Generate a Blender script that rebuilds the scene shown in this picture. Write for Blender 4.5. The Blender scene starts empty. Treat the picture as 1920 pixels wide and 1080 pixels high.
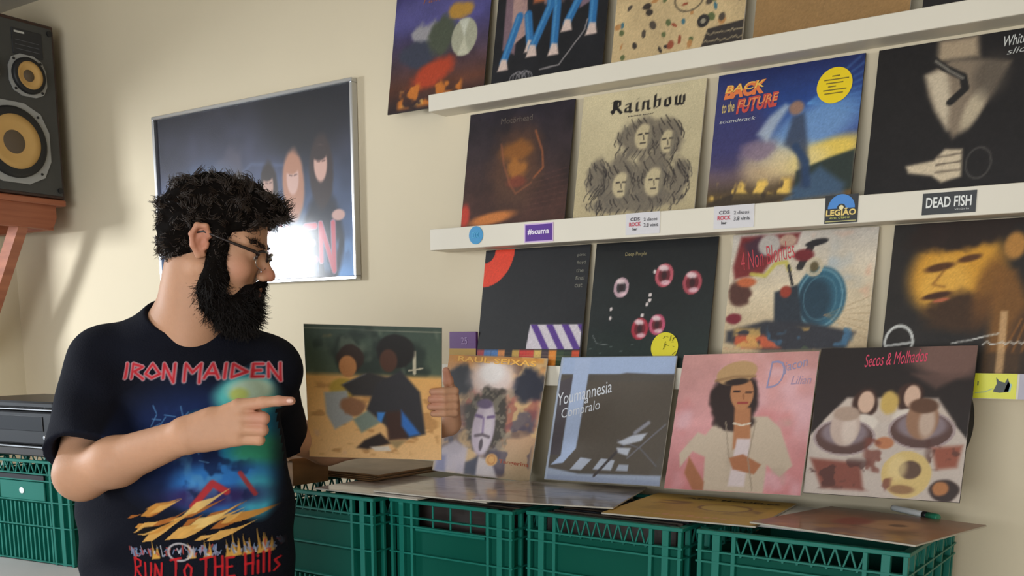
import bpy, bmesh, math, random
import numpy as np
from mathutils import Vector, Matrix
from mathutils.bvhtree import BVHTree

# ------------------------------------------------------------------ camera, world, lights, exposure
scene = bpy.context.scene
col = scene.collection
YAW, PITCH, ROLL = .6111, -.1778, .0021
cam_d = bpy.data.cameras.new('camera')
cam_d.sensor_width = 36.0
cam_d.lens = 1896.5 / 1920 * 36
cam_d.shift_y = (983.6 - 540) / 1920
cam_d.clip_start = .05
cam = bpy.data.objects.new('camera', cam_d)
col.objects.link(cam)
_f = Vector((-math.sin(YAW) * math.cos(PITCH), math.cos(YAW) * math.cos(PITCH), math.sin(PITCH)))
_r = Vector((math.cos(YAW), math.sin(YAW), 0))
_u = _r.cross(_f)
_r2 = _r * math.cos(ROLL) + _u * math.sin(ROLL)
_u2 = _u * math.cos(ROLL) - _r * math.sin(ROLL)
_m = Matrix((_r2, _u2, -_f)).transposed().to_4x4()
_m.translation = (0, -2.172, 1.5)
cam.matrix_world = _m
scene.camera = cam

world = bpy.data.worlds.new('world')
scene.world = world
world.use_nodes = True
_bg = world.node_tree.nodes['Background']
_bg.inputs[0].default_value = (.80, .90, 1.0, 1)
_bg.inputs[1].default_value = 1.3

def area(name, loc, target, sx, sy, power, color):
    d = bpy.data.lights.new(name, 'AREA')
    d.shape = 'RECTANGLE'
    d.size, d.size_y = sx, sy
    d.energy = power
    d.color = color
    o = bpy.data.objects.new(name, d)
    col.objects.link(o)
    o.location = loc
    o.rotation_euler = (Vector(target) - Vector(loc)).to_track_quat('-Z', 'Y').to_euler()
    return o

# daylight of the street door in the left wall ; frontal fill added through an unseen opening behind the camera
area('daylight_side_door', (-4.70, -2.14, 1.98), (-2.9, 0, 1.8), .44, .40, 74, (.90, .95, 1.0))
area('frontal_fill_added', (-.5, -4.72, 1.25), (-1.2, 0, .8), 3.5, 1.45, 98, (.95, .98, 1.0))

scene.view_settings.view_transform = 'Standard'
scene.view_settings.look = 'None'
scene.view_settings.gamma = 1
scene.view_settings.use_curve_mapping = False
scene.view_settings.exposure = -0.12

# ------------------------------------------------------------------ helpers
rnd = random.Random(7)

def lin(c):
    return tuple((x / 255 / 12.92) if x / 255 <= .04045 else ((x / 255 + .055) / 1.055) ** 2.4 for x in c[:3])

def lin_np(c):
    c = np.clip(c / 255, 0, 1)
    return np.where(c <= .04045, c / 12.92, ((c + .055) / 1.055) ** 2.4)

def material(name, rgb, rough=.6, metal=0., spec=.5, noise=0., scale=20., bump=0., bump_scale=80., coat=0., stretch=None, alpha=1., transmission=0., attr=False, sheen=0., sss=0., rgb2=None):
    m = bpy.data.materials.new(name)
    m.use_nodes = True
    nt = m.node_tree
    b = nt.nodes['Principled BSDF']
    b.inputs['Roughness'].default_value = rough
    b.inputs['Metallic'].default_value = metal
    b.inputs['Specular IOR Level'].default_value = spec
    b.inputs['Coat Weight'].default_value = coat
    b.inputs['Coat Roughness'].default_value = .12
    b.inputs['Alpha'].default_value = alpha
    b.inputs['Transmission Weight'].default_value = transmission
    b.inputs['Sheen Weight'].default_value = sheen
    if sss:
        b.inputs['Subsurface Weight'].default_value = sss
        b.inputs['Subsurface Radius'].default_value = (.012, .005, .003)
        b.inputs['Subsurface Scale'].default_value = 1.0
    c = (*lin(rgb), 1)
    tc = nt.nodes.new('ShaderNodeTexCoord')
    mp = nt.nodes.new('ShaderNodeMapping')
    nt.links.new(tc.outputs['Object'], mp.inputs[0])
    if stretch:
        mp.inputs['Scale'].default_value = stretch
    src = None
    if attr:
        at = nt.nodes.new('ShaderNodeAttribute')
        at.attribute_name = 'col'
        src = at.outputs['Color']
    if noise or rgb2:
        nz = nt.nodes.new('ShaderNodeTexNoise')
        nz.inputs['Scale'].default_value = scale
        nz.inputs['Detail'].default_value = 6
        nt.links.new(mp.outputs[0], nz.inputs['Vector'])
        mx = nt.nodes.new('ShaderNodeMix')
        mx.data_type = 'RGBA'
        if rgb2:
            mx.inputs['A'].default_value = c
            mx.inputs['B'].default_value = (*lin(rgb2), 1)
            cr = nt.nodes.new('ShaderNodeValToRGB')
            cr.color_ramp.elements[0].position = .35
            cr.color_ramp.elements[1].position = .65
            nt.links.new(nz.outputs['Fac'], cr.inputs[0])
            nt.links.new(cr.outputs[0], mx.inputs['Factor'])
        else:
            mx.blend_type = 'MULTIPLY'
            mx.inputs['Factor'].default_value = noise
            mx.inputs['A'].default_value = c
            if src:
                nt.links.new(src, mx.inputs['A'])
            nt.links.new(nz.outputs['Fac'], mx.inputs['B'])
        src = mx.outputs['Result']
    if src:
        nt.links.new(src, b.inputs['Base Color'])
    else:
        b.inputs['Base Color'].default_value = c
    if bump:
        nb = nt.nodes.new('ShaderNodeTexNoise')
        nb.inputs['Scale'].default_value = bump_scale
        nb.inputs['Detail'].default_value = 4
        nt.links.new(mp.outputs[0], nb.inputs['Vector'])
        bp = nt.nodes.new('ShaderNodeBump')
        bp.inputs['Strength'].default_value = bump
        bp.inputs['Distance'].default_value = .004
        nt.links.new(nb.outputs['Fac'], bp.inputs['Height'])
        nt.links.new(bp.outputs[0], b.inputs['Normal'])
    return m

_mc = {}
def flat(rgb, rough=.55):
    k = (tuple(rgb), rough)
    if k not in _mc:
        _mc[k] = material('ink', rgb, rough, noise=.06, scale=300)
    return _mc[k]

def mesh_np(name, v, f):
    """mesh from an (n,3) float array and an (m,k) int array of faces with k corners"""
    v = np.asarray(v, np.float32)
    f = np.asarray(f, np.int32)
    me = bpy.data.meshes.new(name)
    me.vertices.add(len(v))
    me.vertices.foreach_set('co', v.ravel())
    n, k = f.shape
    me.loops.add(n * k)
    me.loops.foreach_set('vertex_index', f.ravel())
    me.polygons.add(n)
    me.polygons.foreach_set('loop_start', np.arange(0, n * k, k, dtype=np.int32))
    me.update(calc_edges=True)
    return me

def set_col(me, rgb_lin):
    a = me.color_attributes.new('col', 'FLOAT_COLOR', 'POINT')
    c = np.ones((len(me.vertices), 4), np.float32)
    c[:, :3] = rgb_lin
    a.data.foreach_set('color', c.ravel())

def link(name, me, mat=None, parent=None, smooth=False):
    if mat is not None:
        me.materials.clear()
        me.materials.append(mat)
    if smooth:
        me.polygons.foreach_set('use_smooth', np.ones(len(me.polygons), dtype=bool))
    o = bpy.data.objects.new(name, me)
    col.objects.link(o)
    if parent is not None:
        o.parent = parent
    return o

def empty(name, loc=(0, 0, 0), rz=0.):
    o = bpy.data.objects.new(name, None)
    o.empty_display_size = .05
    col.objects.link(o)
    o.location = loc
    o.rotation_euler = (0, 0, rz)
    return o

def tag(o, label=None, cat=None, group=None, kind=None):
    for k, v in (('label', label), ('category', cat), ('group', group), ('kind', kind)):
        if v:
            o[k] = v
    return o

class MB:
    """collects simple solids into one mesh"""
    def __init__(s):
        s.bm = bmesh.new()
    def box(s, lo, hi, bev=0., seg=1, M=None):
        t = bmesh.new()
        bmesh.ops.create_cube(t, size=1)
        lo, hi = Vector(lo), Vector(hi)
        for v in t.verts:
            v.co = Vector(((lo[i] + hi[i]) / 2 + v.co[i] * (hi[i] - lo[i]) for i in range(3)))
        if bev:
            bmesh.ops.bevel(t, geom=t.edges[:], offset=bev, segments=seg, profile=.5, affect='EDGES')
        s._add(t, M)
        return s
    def bar(s, p, q, w, h, up=(0, 0, 1), bev=0.):
        """a rectangular bar from p to q"""
        p, q = Vector(p), Vector(q)
        d = (q - p)
        L = d.length
        x = d.normalized()
        z = Vector(up)
        y = z.cross(x).normalized()
        z = x.cross(y)
        M = Matrix((x, y, z)).transposed().to_4x4()
        M.translation = p
        return s.box((0, -w / 2, -h / 2), (L, w / 2, h / 2), bev, 1, M)
    def lathe(s, prof, n=32, M=None):
        """profile [(r, z)] turned about z"""
        t = bmesh.new()
        rows = []
        for r, z in prof:
            if r < 1e-6:
                rows.append([t.verts.new((0, 0, z))])
            else:
                rows.append([t.verts.new((r * math.cos(2 * math.pi * k / n), r * math.sin(2 * math.pi * k / n), z)) for k in range(n)])
        for a, b in zip(rows, rows[1:]):
            for k in range(n):
                k2 = (k + 1) % n
                if len(a) == 1 and len(b) == 1:
                    continue
                if len(a) == 1:
                    t.faces.new((a[0], b[k], b[k2]))
                elif len(b) == 1:
                    t.faces.new((a[k], b[0], a[k2]))
                else:
                    t.faces.new((a[k], b[k], b[k2], a[k2]))
        bmesh.ops.recalc_face_normals(t, faces=t.faces[:])
        s._add(t, M)
        return s
    def prism(s, pts, y0, y1, M=None):
        """outline [(x, z)] extruded along y"""
        t = bmesh.new()
        a = [t.verts.new((x, y0, z)) for x, z in pts]
        b = [t.verts.new((x, y1, z)) for x, z in pts]
        t.faces.new(a)
        t.faces.new(b[::-1])
        for k in range(len(pts)):
            k2 = (k + 1) % len(pts)
            t.faces.new((a[k2], a[k], b[k], b[k2]))
        bmesh.ops.recalc_face_normals(t, faces=t.faces[:])
        s._add(t, M)
        return s
    def tube(s, path, r, n=8, M=None, close=False):
        t = bmesh.new()
        path = [Vector(p) for p in path]
        m = len(path)
        rr = r if isinstance(r, (list, tuple)) else [r] * m
        rows = []
        for i, p in enumerate(path):
            d = ((path[(i + 1) % m] - path[i - 1]) if close else (path[min(i + 1, m - 1)] - path[max(i - 1, 0)])).normalized()
            ref = Vector((0, 0, 1)) if abs(d.z) < .9 else Vector((1, 0, 0))
            x = d.cross(ref).normalized()
            y = d.cross(x)
            rows.append([t.verts.new(p + (x * math.cos(2 * math.pi * k / n) + y * math.sin(2 * math.pi * k / n)) * rr[i]) for k in range(n)])
        for i in range(m if close else m - 1):
            a, b = rows[i], rows[(i + 1) % m]
            for k in range(n):
                t.faces.new((a[k], a[(k + 1) % n], b[(k + 1) % n], b[k]))
        if not close:
            t.faces.new(rows[0])
            t.faces.new(rows[-1][::-1])
        bmesh.ops.recalc_face_normals(t, faces=t.faces[:])
        s._add(t, M)
        return s
    def _add(s, t, M):
        if M is not None:
            t.transform(M)
        me = bpy.data.meshes.new('tmp')
        t.to_mesh(me)
        t.free()
        s.bm.from_mesh(me)
        bpy.data.meshes.remove(me)
    def mesh(s, name):
        me = bpy.data.meshes.new(name)
        s.bm.to_mesh(me)
        s.bm.free()
        return me
    def build(s, name, mat, parent=None, smooth=False):
        return link(name, s.mesh(name), mat, parent, smooth)

def copy_tree(o, parent=None):
    c = o.copy()
    col.objects.link(c)
    if parent is not None:
        c.parent = parent
    for ch in [x for x in bpy.data.objects if x.parent == o]:
        copy_tree(ch, c)
    return c

# ------------------------------------------------------------------ the room
X0, X1, Y0, ZC = -3.84, 1.7, -4.6, 2.68
M_wall = material('wall_paint', (220, 206, 178), .82, noise=.10, scale=2.2, bump=.12, bump_scale=45)
M_ceil = material('ceiling_paint', (205, 200, 190), .9, noise=.08, scale=3, bump=.1)
M_floor = material('floor_tile', (150, 142, 130), .5, noise=.25, scale=4)
M_white = material('white_paint', (224, 216, 199), .45, noise=.07, scale=6, bump=.05, bump_scale=30)
M_trim = material('door_frame_paint', (120, 112, 100), .5, noise=.1, scale=10)

def struct(name, mb, mat):
    return tag(mb.build(name, mat), kind='structure')

struct('wall_back', MB().box((X0 - .12, 0, 0), (X1 + .12, .12, ZC)), M_wall)
OY0, OY1, OZ = -2.55, -.44, 2.14
struct('wall_left', MB().box((X0 - .12, OY1, 0), (X0, 0, ZC)).box((X0 - .12, Y0, 0), (X0, OY0, ZC)).box((X0 - .12, OY0, OZ), (X0, OY1, ZC)), M_wall)
struct('wall_right', MB().box((X1, Y0, 0), (X1 + .12, 0, ZC)), M_wall)
RX0, RX1 = -2.3, 1.5
struct('wall_front', MB().box((X0 - .12, Y0 - .12, 0), (RX0, Y0, ZC)).box((RX1, Y0 - .12, 0), (X1 + .12, Y0, ZC)).box((RX0, Y0 - .12, 2.6), (RX1, Y0, ZC)).box((RX0, Y0 - .12, 0), (RX1, Y0, .5)), M_wall)
struct('floor', MB().box((X0 - .12, Y0 - .12, -.1), (X1 + .12, .12, 0)), M_floor)
struct('ceiling', MB().box((X0 - .12, Y0 - .12, ZC), (X1 + .12, .12, ZC + .1)), M_ceil)
struct('trim_1', MB().box((X0 - .13, OY1 - .05, 0), (X0 + .012, OY1, OZ)).box((X0 - .13, OY0, 0), (X0 + .012, OY0 + .05, OZ)).box((X0 - .13, OY0, OZ - .05), (X0 + .012, OY1, OZ)), M_trim)
struct('trim_2', MB().box((RX0, Y0 - .1, .5), (RX0 + .05, Y0 + .02, 2.6)).box((RX1 - .05, Y0 - .1, .5), (RX1, Y0 + .02, 2.6)), M_trim)

# ------------------------------------------------------------------ printed surfaces
_lat = {}
def vnoise(U, V, scale, seed=0, octaves=3):
    out = np.zeros_like(U)
    amp, tot = 1., 0.
    for o in range(octaves):
        k = (seed, o)
        if k not in _lat:
            _lat[k] = np.random.RandomState(seed * 31 + o).rand(64, 64)
        g = _lat[k]
        x, y = U * scale + 7.3 * o, V * scale + 3.1 * o
        xi, yi = np.floor(x).astype(int), np.floor(y).astype(int)
        fx, fy = x - xi, y - yi
        fx, fy = fx * fx * (3 - 2 * fx), fy * fy * (3 - 2 * fy)
        a, b = g[yi % 64, xi % 64], g[yi % 64, (xi + 1) % 64]
        c, d = g[(yi + 1) % 64, xi % 64], g[(yi + 1) % 64, (xi + 1) % 64]
        out += amp * ((a + (b - a) * fx) * (1 - fy) + (c + (d - c) * fx) * fy)
        tot += amp
        amp *= .55
        scale *= 2
    return out / tot

def sstep(x):
    x = np.clip(x, 0, 1)
    return x * x * (3 - 2 * x)

class Art:
    """a small painter: colours (sRGB 0-255) at the points of a grid, u to the right and v up"""
    def __init__(s, base, n=120, w=1., h=1.):
        s.nx, s.ny, s.w, s.h = int(n * w), int(n * h), w, h
        s.U, s.V = np.meshgrid(np.linspace(0, w, s.nx + 1), np.linspace(0, h, s.ny + 1))
        s.c = np.zeros(s.U.shape + (3,)) + np.array(base, float)
        s.mask = np.zeros(s.U.shape)
    def mix(s, m, c):
        s.c += (np.array(c, float) - s.c) * m[..., None]
        s.mask = np.maximum(s.mask, m)
        return s
    def grad(s, stops):
        v = [k for k, _ in stops]
        for i in range(3):
            s.c[..., i] = np.interp(s.V, v, [c[i] for _, c in stops])
        return s
    def blob(s, x, y, rx, ry, c, soft=.3, rot=0, a=1., rough=0., seed=1):
        r = math.radians(rot)
        dx, dy = s.U - x, s.V - y
        d = np.hypot((dx * math.cos(r) + dy * math.sin(r)) / rx, (-dx * math.sin(r) + dy * math.cos(r)) / ry)
        if rough:
            d = d + rough * (vnoise(s.U, s.V, 11, seed) - .5) * 2
        return s.mix(a * sstep((1 + soft / 2 - d) / soft), c)
    def ring(s, x, y, rx, ry, w, c, a=1., rot=0):
        r = math.radians(rot)
        dx, dy = s.U - x, s.V - y
        d = np.hypot((dx * math.cos(r) + dy * math.sin(r)) / rx, (-dx * math.sin(r) + dy * math.cos(r)) / ry)
        return s.mix(a * sstep((w / rx - np.abs(d - 1)) * rx / .006 + .5), c)
    def poly(s, pts, c, soft=.008, a=1.):
        P = np.array(pts, float)
        inside = np.zeros(s.U.shape, bool)
        dist = np.full(s.U.shape, 9.)
        for k in range(len(P)):
            (ax, ay), (bx, by) = P[k], P[(k + 1) % len(P)]
            ex, ey = bx - ax, by - ay
            t = np.clip(((s.U - ax) * ex + (s.V - ay) * ey) / (ex * ex + ey * ey + 1e-12), 0, 1)
            dist = np.minimum(dist, np.hypot(s.U - ax - t * ex, s.V - ay - t * ey))
            if ay != by:
                inside ^= ((ay > s.V) != (by > s.V)) & (s.U < (bx - ax) * (s.V - ay) / (by - ay) + ax)
        return s.mix(a * sstep(np.where(inside, dist, -dist) / soft + .5), c)
    def line(s, pts, c, w, a=1., soft=.006):
        P = np.array(pts, float)
        dist = np.full(s.U.shape, 9.)
        for k in range(len(P) - 1):
            (ax, ay), (bx, by) = P[k], P[k + 1]
            ex, ey = bx - ax, by - ay
            t = np.clip(((s.U - ax) * ex + (s.V - ay) * ey) / (ex * ex + ey * ey + 1e-12), 0, 1)
            dist = np.minimum(dist, np.hypot(s.U - ax - t * ex, s.V - ay - t * ey))
        return s.mix(a * sstep((w / 2 - dist) / soft + .5), c)
    def noise(s, scale, amp, seed=0):
        s.c *= (1 + amp * 2 * (vnoise(s.U, s.V, scale, seed) - .5))[..., None]
        return s
    def patch(s, scale, thr, c, a=1., seed=0, soft=.1, box=None, su=1., sv=1.):
        m = sstep((vnoise(s.U * su, s.V * sv, scale, seed) - thr) / soft)
        if box:
            x0, y0, x1, y1 = box
            e = .05
            m = m * sstep((s.U - x0) / e) * sstep((x1 - s.U) / e) * sstep((s.V - y0) / e) * sstep((y1 - s.V) / e)
        return s.mix(a * m, c)
    def squiggle(s, x, y, w, h, c, t, seed=0, n=26, a=1.):
        r = random.Random(seed)
        return s.line([(x + w * k / n, y + h * (r.random() - .5) * (1 if k % 2 else -.3) + h * .3 * (k % 2)) for k in range(n + 1)], c, t, a)
    def grain(s, amp=.018):
        s.c *= 1 + amp * np.random.RandomState(3).normal(size=s.U.shape)[..., None]
        s.c += 3 * (vnoise(s.U, s.V, 40, 17) - .5)[..., None]
        return s
    def lift(s, k):
        """squeeze the picture upwards, for covers whose foot is hidden by a lip"""
        v = np.clip((np.linspace(0, 1, s.ny + 1) - k) / (1 - k), 0, 1) * s.ny
        i = np.minimum(v.astype(int), s.ny - 1)
        t = (v - i)[:, None, None]
        s.c = s.c[i] * (1 - t) + s.c[i + 1] * t
        return s
    def mesh(s, name, sx, sz, y=0.):
        """upright grid in x/z"""
        v = np.stack([s.U.ravel() / s.w * sx, np.full(s.U.size, y), s.V.ravel() / s.h * sz], -1)
        i = np.arange(s.nx * s.ny)
        a = (i // s.nx) * (s.nx + 1) + i % s.nx
        me = mesh_np(name, v, np.stack([a, a + 1, a + s.nx + 2, a + s.nx + 1], -1))
        set_col(me, lin_np(s.c.reshape(-1, 3)))
        return me

M_print = material('printed_card', (255, 255, 255), .5, spec=.3, attr=True, noise=.05, scale=160)
M_gloss = material('printed_card_in_plastic', (255, 255, 255), .34, spec=.35, attr=True, noise=.05, scale=160, coat=.25, bump=.12, bump_scale=14)
M_wrap = material('printed_card_under_clear_wrap', (255, 255, 255), .36, attr=True, noise=.05, scale=160, coat=.9, bump=.25, bump_scale=9)
M_card = material('card_edge', (190, 182, 168), .7, noise=.2, scale=60)
M_card_dark = material('card_edge_dark', (52, 46, 42), .6, noise=.2, scale=60)
M_vinyl = material('vinyl', (16, 16, 17), .28)

_txt = {}
def text_mesh(string, bold=0., shear=0.):
    k = (string, bold, shear)
    if k not in _txt:
        cu = bpy.data.curves.new('txt', 'FONT')
        cu.body = string
        cu.offset = bold
        cu.shear = shear
        cu.resolution_u = 3
        cu.fill_mode = 'FRONT'
        o = bpy.data.objects.new('txt', cu)
        col.objects.link(o)
        dg = bpy.context.evaluated_depsgraph_get()
        me = o.evaluated_get(dg).to_mesh()
        v = np.empty(len(me.vertices) * 3)
        me.vertices.foreach_get('co', v)
        f = [tuple(p.vertices) for p in me.polygons]
        o.evaluated_get(dg).to_mesh_clear()
        bpy.data.objects.remove(o)
        bpy.data.curves.remove(cu)
        v = v.reshape(-1, 3)[:, :2]
        _txt[k] = ((v - v.min(0)) / np.maximum(np.ptp(v, axis=0), 1e-6), f)
    return _txt[k]

def lettering(parent, string, x, z, w, h, rgb, y=-.0008, rot=0., bold=.0, shear=0., S=1., name='lettering'):
    """flat letters whose box is w by h with its lower left corner at (x, z) in the parent's x/z plane"""
    v, f = text_mesh(string, bold, shear)
    a = math.radians(rot)
    X, Z = v[:, 0] * w, v[:, 1] * h
    P = [(x * S + (p * math.cos(a) - q * math.sin(a)) * S, y, z * S + (p * math.sin(a) + q * math.cos(a)) * S) for p, q in zip(X, Z)]
    me = bpy.data.meshes.new(name)
    me.from_pydata(P, [], f)
    me.update()
    return link(name, me, flat(rgb), parent)

def strokes(a, letters, x, y, w, h, rgb, t, gap=.12, outline=None, to=0.):
    """angular brush letters; letters = [(relative width, [polylines])]"""
    tot = sum(l[0] for l in letters) + gap * (len(letters) - 1)
    for pas in ((outline, to), (rgb, t)):
        if pas[0] is None:
            continue
        k = x
        for lw, pl in letters:
            for p in pl:
                a.line([(k + q[0] * lw * w / tot, y + q[1] * h) for q in p], pas[0], pas[1], soft=.004)
            k += (lw + gap) * w / tot
    return a

GL = dict(
    I=(.28, [[(.5, 0), (.5, 1)]]), R=(.8, [[(.12, 0), (.12, 1), (.9, .78), (.25, .45), (1, -.05)]]),
    O=(.85, [[(0, .3), (.45, 1), (1, .3), (.45, .02), (0, .3)]]), N=(.75, [[(.1, 0), (.1, 1), (.9, -.28), (.9, 1)]]),
    M=(.95, [[(.08, -.2), (.08, 1), (.5, .4), (.92, 1), (.92, -.3)]]), A=(.8, [[(.05, 0), (.5, 1), (.95, 0)], [(.25, .33), (.75, .33)]]),
    D=(.8, [[(.1, .03), (.1, .97), (.95, .4), (.1, .03)]]), E=(.62, [[(.9, .96), (.12, .96), (.12, .04), (.9, .04)], [(.12, .5), (.7, .5)]]),
    _=(.18, []))
BR = dict(
    R=(.8, [[(.15, 0), (.2, 1), (.8, .85), (.75, .6), (.2, .5), (.95, 0)]]), U=(.7, [[(.1, .75), (.15, .1), (.5, 0), (.8, .1), (.85, .75)]]),
    N=(.8, [[(.1, 0), (.15, .7), (.75, 0), (.85, .75)]]), T=(.85, [[(0, .9), (1, 1)], [(.5, .95), (.45, 0)]]), O=(.75, [[(.5, .7), (.1, .4), (.3, 0), (.8, .1), (.9, .5), (.5, .7)]]),
    H=(.75, [[(.15, 0), (.15, 1)], [(.85, 0), (.9, 1)], [(.15, .5), (.85, .52)]]), E=(.7, [[(.9, .9), (.15, .9), (.15, 0), (.95, .02)], [(.15, .45), (.7, .47)]]),
    i=(.25, [[(.5, 0), (.5, .6)], [(.5, .8), (.5, .84)]]), l=(.25, [[(.5, 0), (.55, 1)]]), s=(.5, [[(.9, .6), (.2, .5), (.8, .2), (.1, 0)]]), _=(.35, []))

def nib(a, pts, w, c, soft=.005):
    """a broad-nib pen stroke"""
    n = (w * .5, w * .32)
    for (x0, y0), (x1, y1) in pts:
        a.poly([(x0 - n[0], y0 - n[1]), (x0 + n[0], y0 + n[1]), (x1 + n[0], y1 + n[1]), (x1 - n[0], y1 - n[1])], c, soft)
BLK = dict(
    R=(.78, [((.18, 1), (.18, .05)), ((.18, 1), (.6, .9)), ((.6, .9), (.62, .58)), ((.62, .58), (.25, .5)), ((.35, .5), (.78, 0)), ((0, .9), (.18, 1)), ((.0, .3), (.18, .05)), ((.36, .95), (.36, .3))]),
    a=(.6, [((.1, .58), (.42, .64)), ((.42, .64), (.42, .06)), ((.42, .06), (.58, 0)), ((.1, .32), (.1, .08)), ((.1, .08), (.36, .06)), ((.1, .32), (.42, .40))]),
    i=(.36, [((.16, .64), (.16, .06)), ((.16, .06), (.32, 0)), ((.12, .86), (.24, .92))]),
    n=(.64, [((.1, .64), (.1, 0)), ((.1, .55), (.42, .64)), ((.42, .64), (.44, .06)), ((.44, .06), (.6, 0))]),
    b=(.58, [((.12, 1), (.12, .06)), ((.12, .55), (.44, .62)), ((.44, .62), (.44, .12)), ((.44, .12), (.16, .02))]),
    o=(.56, [((.1, .54), (.1, .1)), ((.1, .1), (.38, .02)), ((.1, .54), (.38, .64)), ((.38, .64), (.44, .12))]),
    w=(.84, [((.1, .66), (.12, .08)), ((.12, .08), (.36, 0)), ((.38, .66), (.38, .06)), ((.38, .06), (.64, 0)), ((.64, .66), (.66, .12))]))
SL = .313
def sleeve(label, art, loc, rot=(0, 0, 0), size=SL, gloss=False, group='record sleeves on show', edge=None, thick=.0032, name='record_sleeve'):
    """rot = (yaw, lean, roll); origin at the lower left corner of the front"""
    o = MB().box((0, 0, 0), (size, thick, size), .0008).build(name, edge or M_card)
    o.rotation_mode = 'YXZ'
    o.location = loc
    o.rotation_euler = (rot[1], rot[2], rot[0])
    p = link('cover_print', art.grain(.012).mesh('cover_print', size - .0012, size - .0012), gloss if not isinstance(gloss, bool) else M_gloss if gloss else M_print, o)
    p.location = (.0006, -.0003, .0006)
    return tag(o, label, 'record sleeve', group)

def say(o, string, u, v, w, h, rgb, **k):
    return lettering(o, string, u, v, w, h, rgb, S=SL, **k)

# ------------------------------------------------------------------ furniture and fittings
M_green = material('green_crate_plastic', (6, 80, 66), .55, spec=.10, noise=.12, scale=9, bump=.06, bump_scale=60)
M_green_rib = material('green_crate_rib_plastic', (20, 112, 98), .45, spec=.3, noise=.1, scale=9)
M_wood = material('reddish_wood', (138, 74, 46), .5, rgb2=(162, 94, 62), scale=7, stretch=(1, .35, 6), coat=.15)
M_steel = material('brushed_aluminium', (205, 206, 208), .28, metal=.9, noise=.08, scale=40)
M_black = material('black_plastic', (22, 22, 25), .35, noise=.1, scale=30)

# picture ledges -----------------------------------------------------
LEDGE_Y = -.0695
ROW_LEAN = .155
ROW_Z = [z - SL * math.cos(ROW_LEAN) for z in (2.398, 2.069, 1.733)]
def sticker(parent, x0, x1, z0, z1, rgb, texts=(), disc=False, extra=()):
    cx, cz = (x0 + x1) / 2, (z0 + z1) / 2
    if disc:
        pts = [(cx + (x1 - x0) / 2 * math.cos(t * math.pi / 16), cz + (z1 - z0) / 2 * math.sin(t * math.pi / 16)) for t in range(32)]
    else:
        pts = [(x0, z0), (x1, z0), (x1, z1), (x0, z1)]
    s = MB().prism(pts, LEDGE_Y - .0012, LEDGE_Y - .0002).build('sticker', flat(rgb, .4), parent)
    for col_, pl in extra:
        MB().prism(pl, LEDGE_Y - .0017, LEDGE_Y - .0012).build('printed_shape', flat(col_, .4), s)
    for tx, x, z, w, h, c, kw in texts:
        lettering(s, tx, x, z, w, h, c, y=LEDGE_Y - .0022, **kw)
    return s

def arc(cx, cz, r0, r1, a0, a1, n=20):
    A = [math.radians(a0 + (a1 - a0) * k / n) for k in range(n + 1)]
    return [(cx + r1 * math.cos(a), cz + r1 * math.sin(a)) for a in A] + [(cx + r0 * math.cos(a), cz + r0 * math.sin(a)) for a in A[::-1]]

ledges = []
for (z0, z1, zb), lab in zip(((2.078, 2.118, ROW_Z[0]), (1.736, 1.789, ROW_Z[1]), (1.397, 1.445, ROW_Z[2])), (
        'long white picture ledge nearest the ceiling, with no stickers on its lip',
        'long white picture ledge with a row of stickers along its lip',
        'lowest white picture ledge with a yellow sticker on its lip')):
    e = empty('picture_ledge', (0, 0, 0))
    MB().box((-1.735, LEDGE_Y, z0), (.3, LEDGE_Y + .006, z1), .001).build('front_lip', M_white, e)
    MB().box((-1.735, LEDGE_Y + .006, z0), (.3, -.0005, zb)).build('shelf_board', M_white, e)
    tag(e, lab, 'shelf', 'white picture ledges on the wall')
    ledges.append(e)
L2, L3 = ledges[1], ledges[2]
sticker(L2, -1.607, -1.563, 1.744, 1.788, (38, 142, 196), [('DX', -1.595, 1.759, .02, .014, (80, 176, 215), {})], disc=True)
sticker(L2, -1.437, -1.354, 1.7395, 1.7835, (205, 175, 215), [('#scuma', -1.427, 1.757, .062, .013, (235, 225, 240), dict(bold=.02))], extra=[((84, 32, 140), [(-1.434, 1.7425), (-1.357, 1.7425), (-1.357, 1.7805), (-1.434, 1.7805)])])
for x0, x1 in ((-1.158, -1.072), (-.943, -.852)):
    sticker(L2, x0, x1, 1.742, 1.789, (214, 210, 212), [
        ('CDS', x0 + .012, 1.772, .024, .007, (70, 60, 70), dict(bold=.02)),
        ('ROCK', x0 + .009, 1.760, .030, .009, (196, 60, 80), dict(bold=.03)),
        ('bar', x0 + .018, 1.751, .012, .006, (50, 45, 50), dict(bold=.03)),
        ('2 discos', x0 + .046, 1.770, .034, .007, (60, 58, 62), dict(bold=.01)),
        ('3.8 vinis', x0 + .046, 1.757, .036, .008, (50, 48, 52), dict(bold=.01))])
_lx = -.669
sticker(L2, -.702, -.636, 1.738, 1.7925, (22, 22, 24), [
    ('LEGIÃO', -.699, 1.7525, .060, .0145, (236, 206, 120), dict(bold=.03)),
    ('em disco', -.691, 1.7465, .040, .005, (190, 190, 90), {})],
    extra=[((64, 132, 205), arc(_lx, 1.7665, .009, .027, 0, 180)), ((240, 225, 170), arc(_lx, 1.768, 0, .0045, 0, 360)), ((200, 190, 120), [(-.70, 1.741), (-.638, 1.741), (-.638, 1.7425), (-.70, 1.7425)])])
sticker(L2, -.514, -.418, 1.7425, 1.782, (22, 22, 23), [
    ('DEAD FISH', -.507, 1.7545, .081, .0195, (232, 232, 228), dict(bold=.02)),
    ('vitória', -.455, 1.748, .026, .0035, (190, 190, 188), {})])
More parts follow.
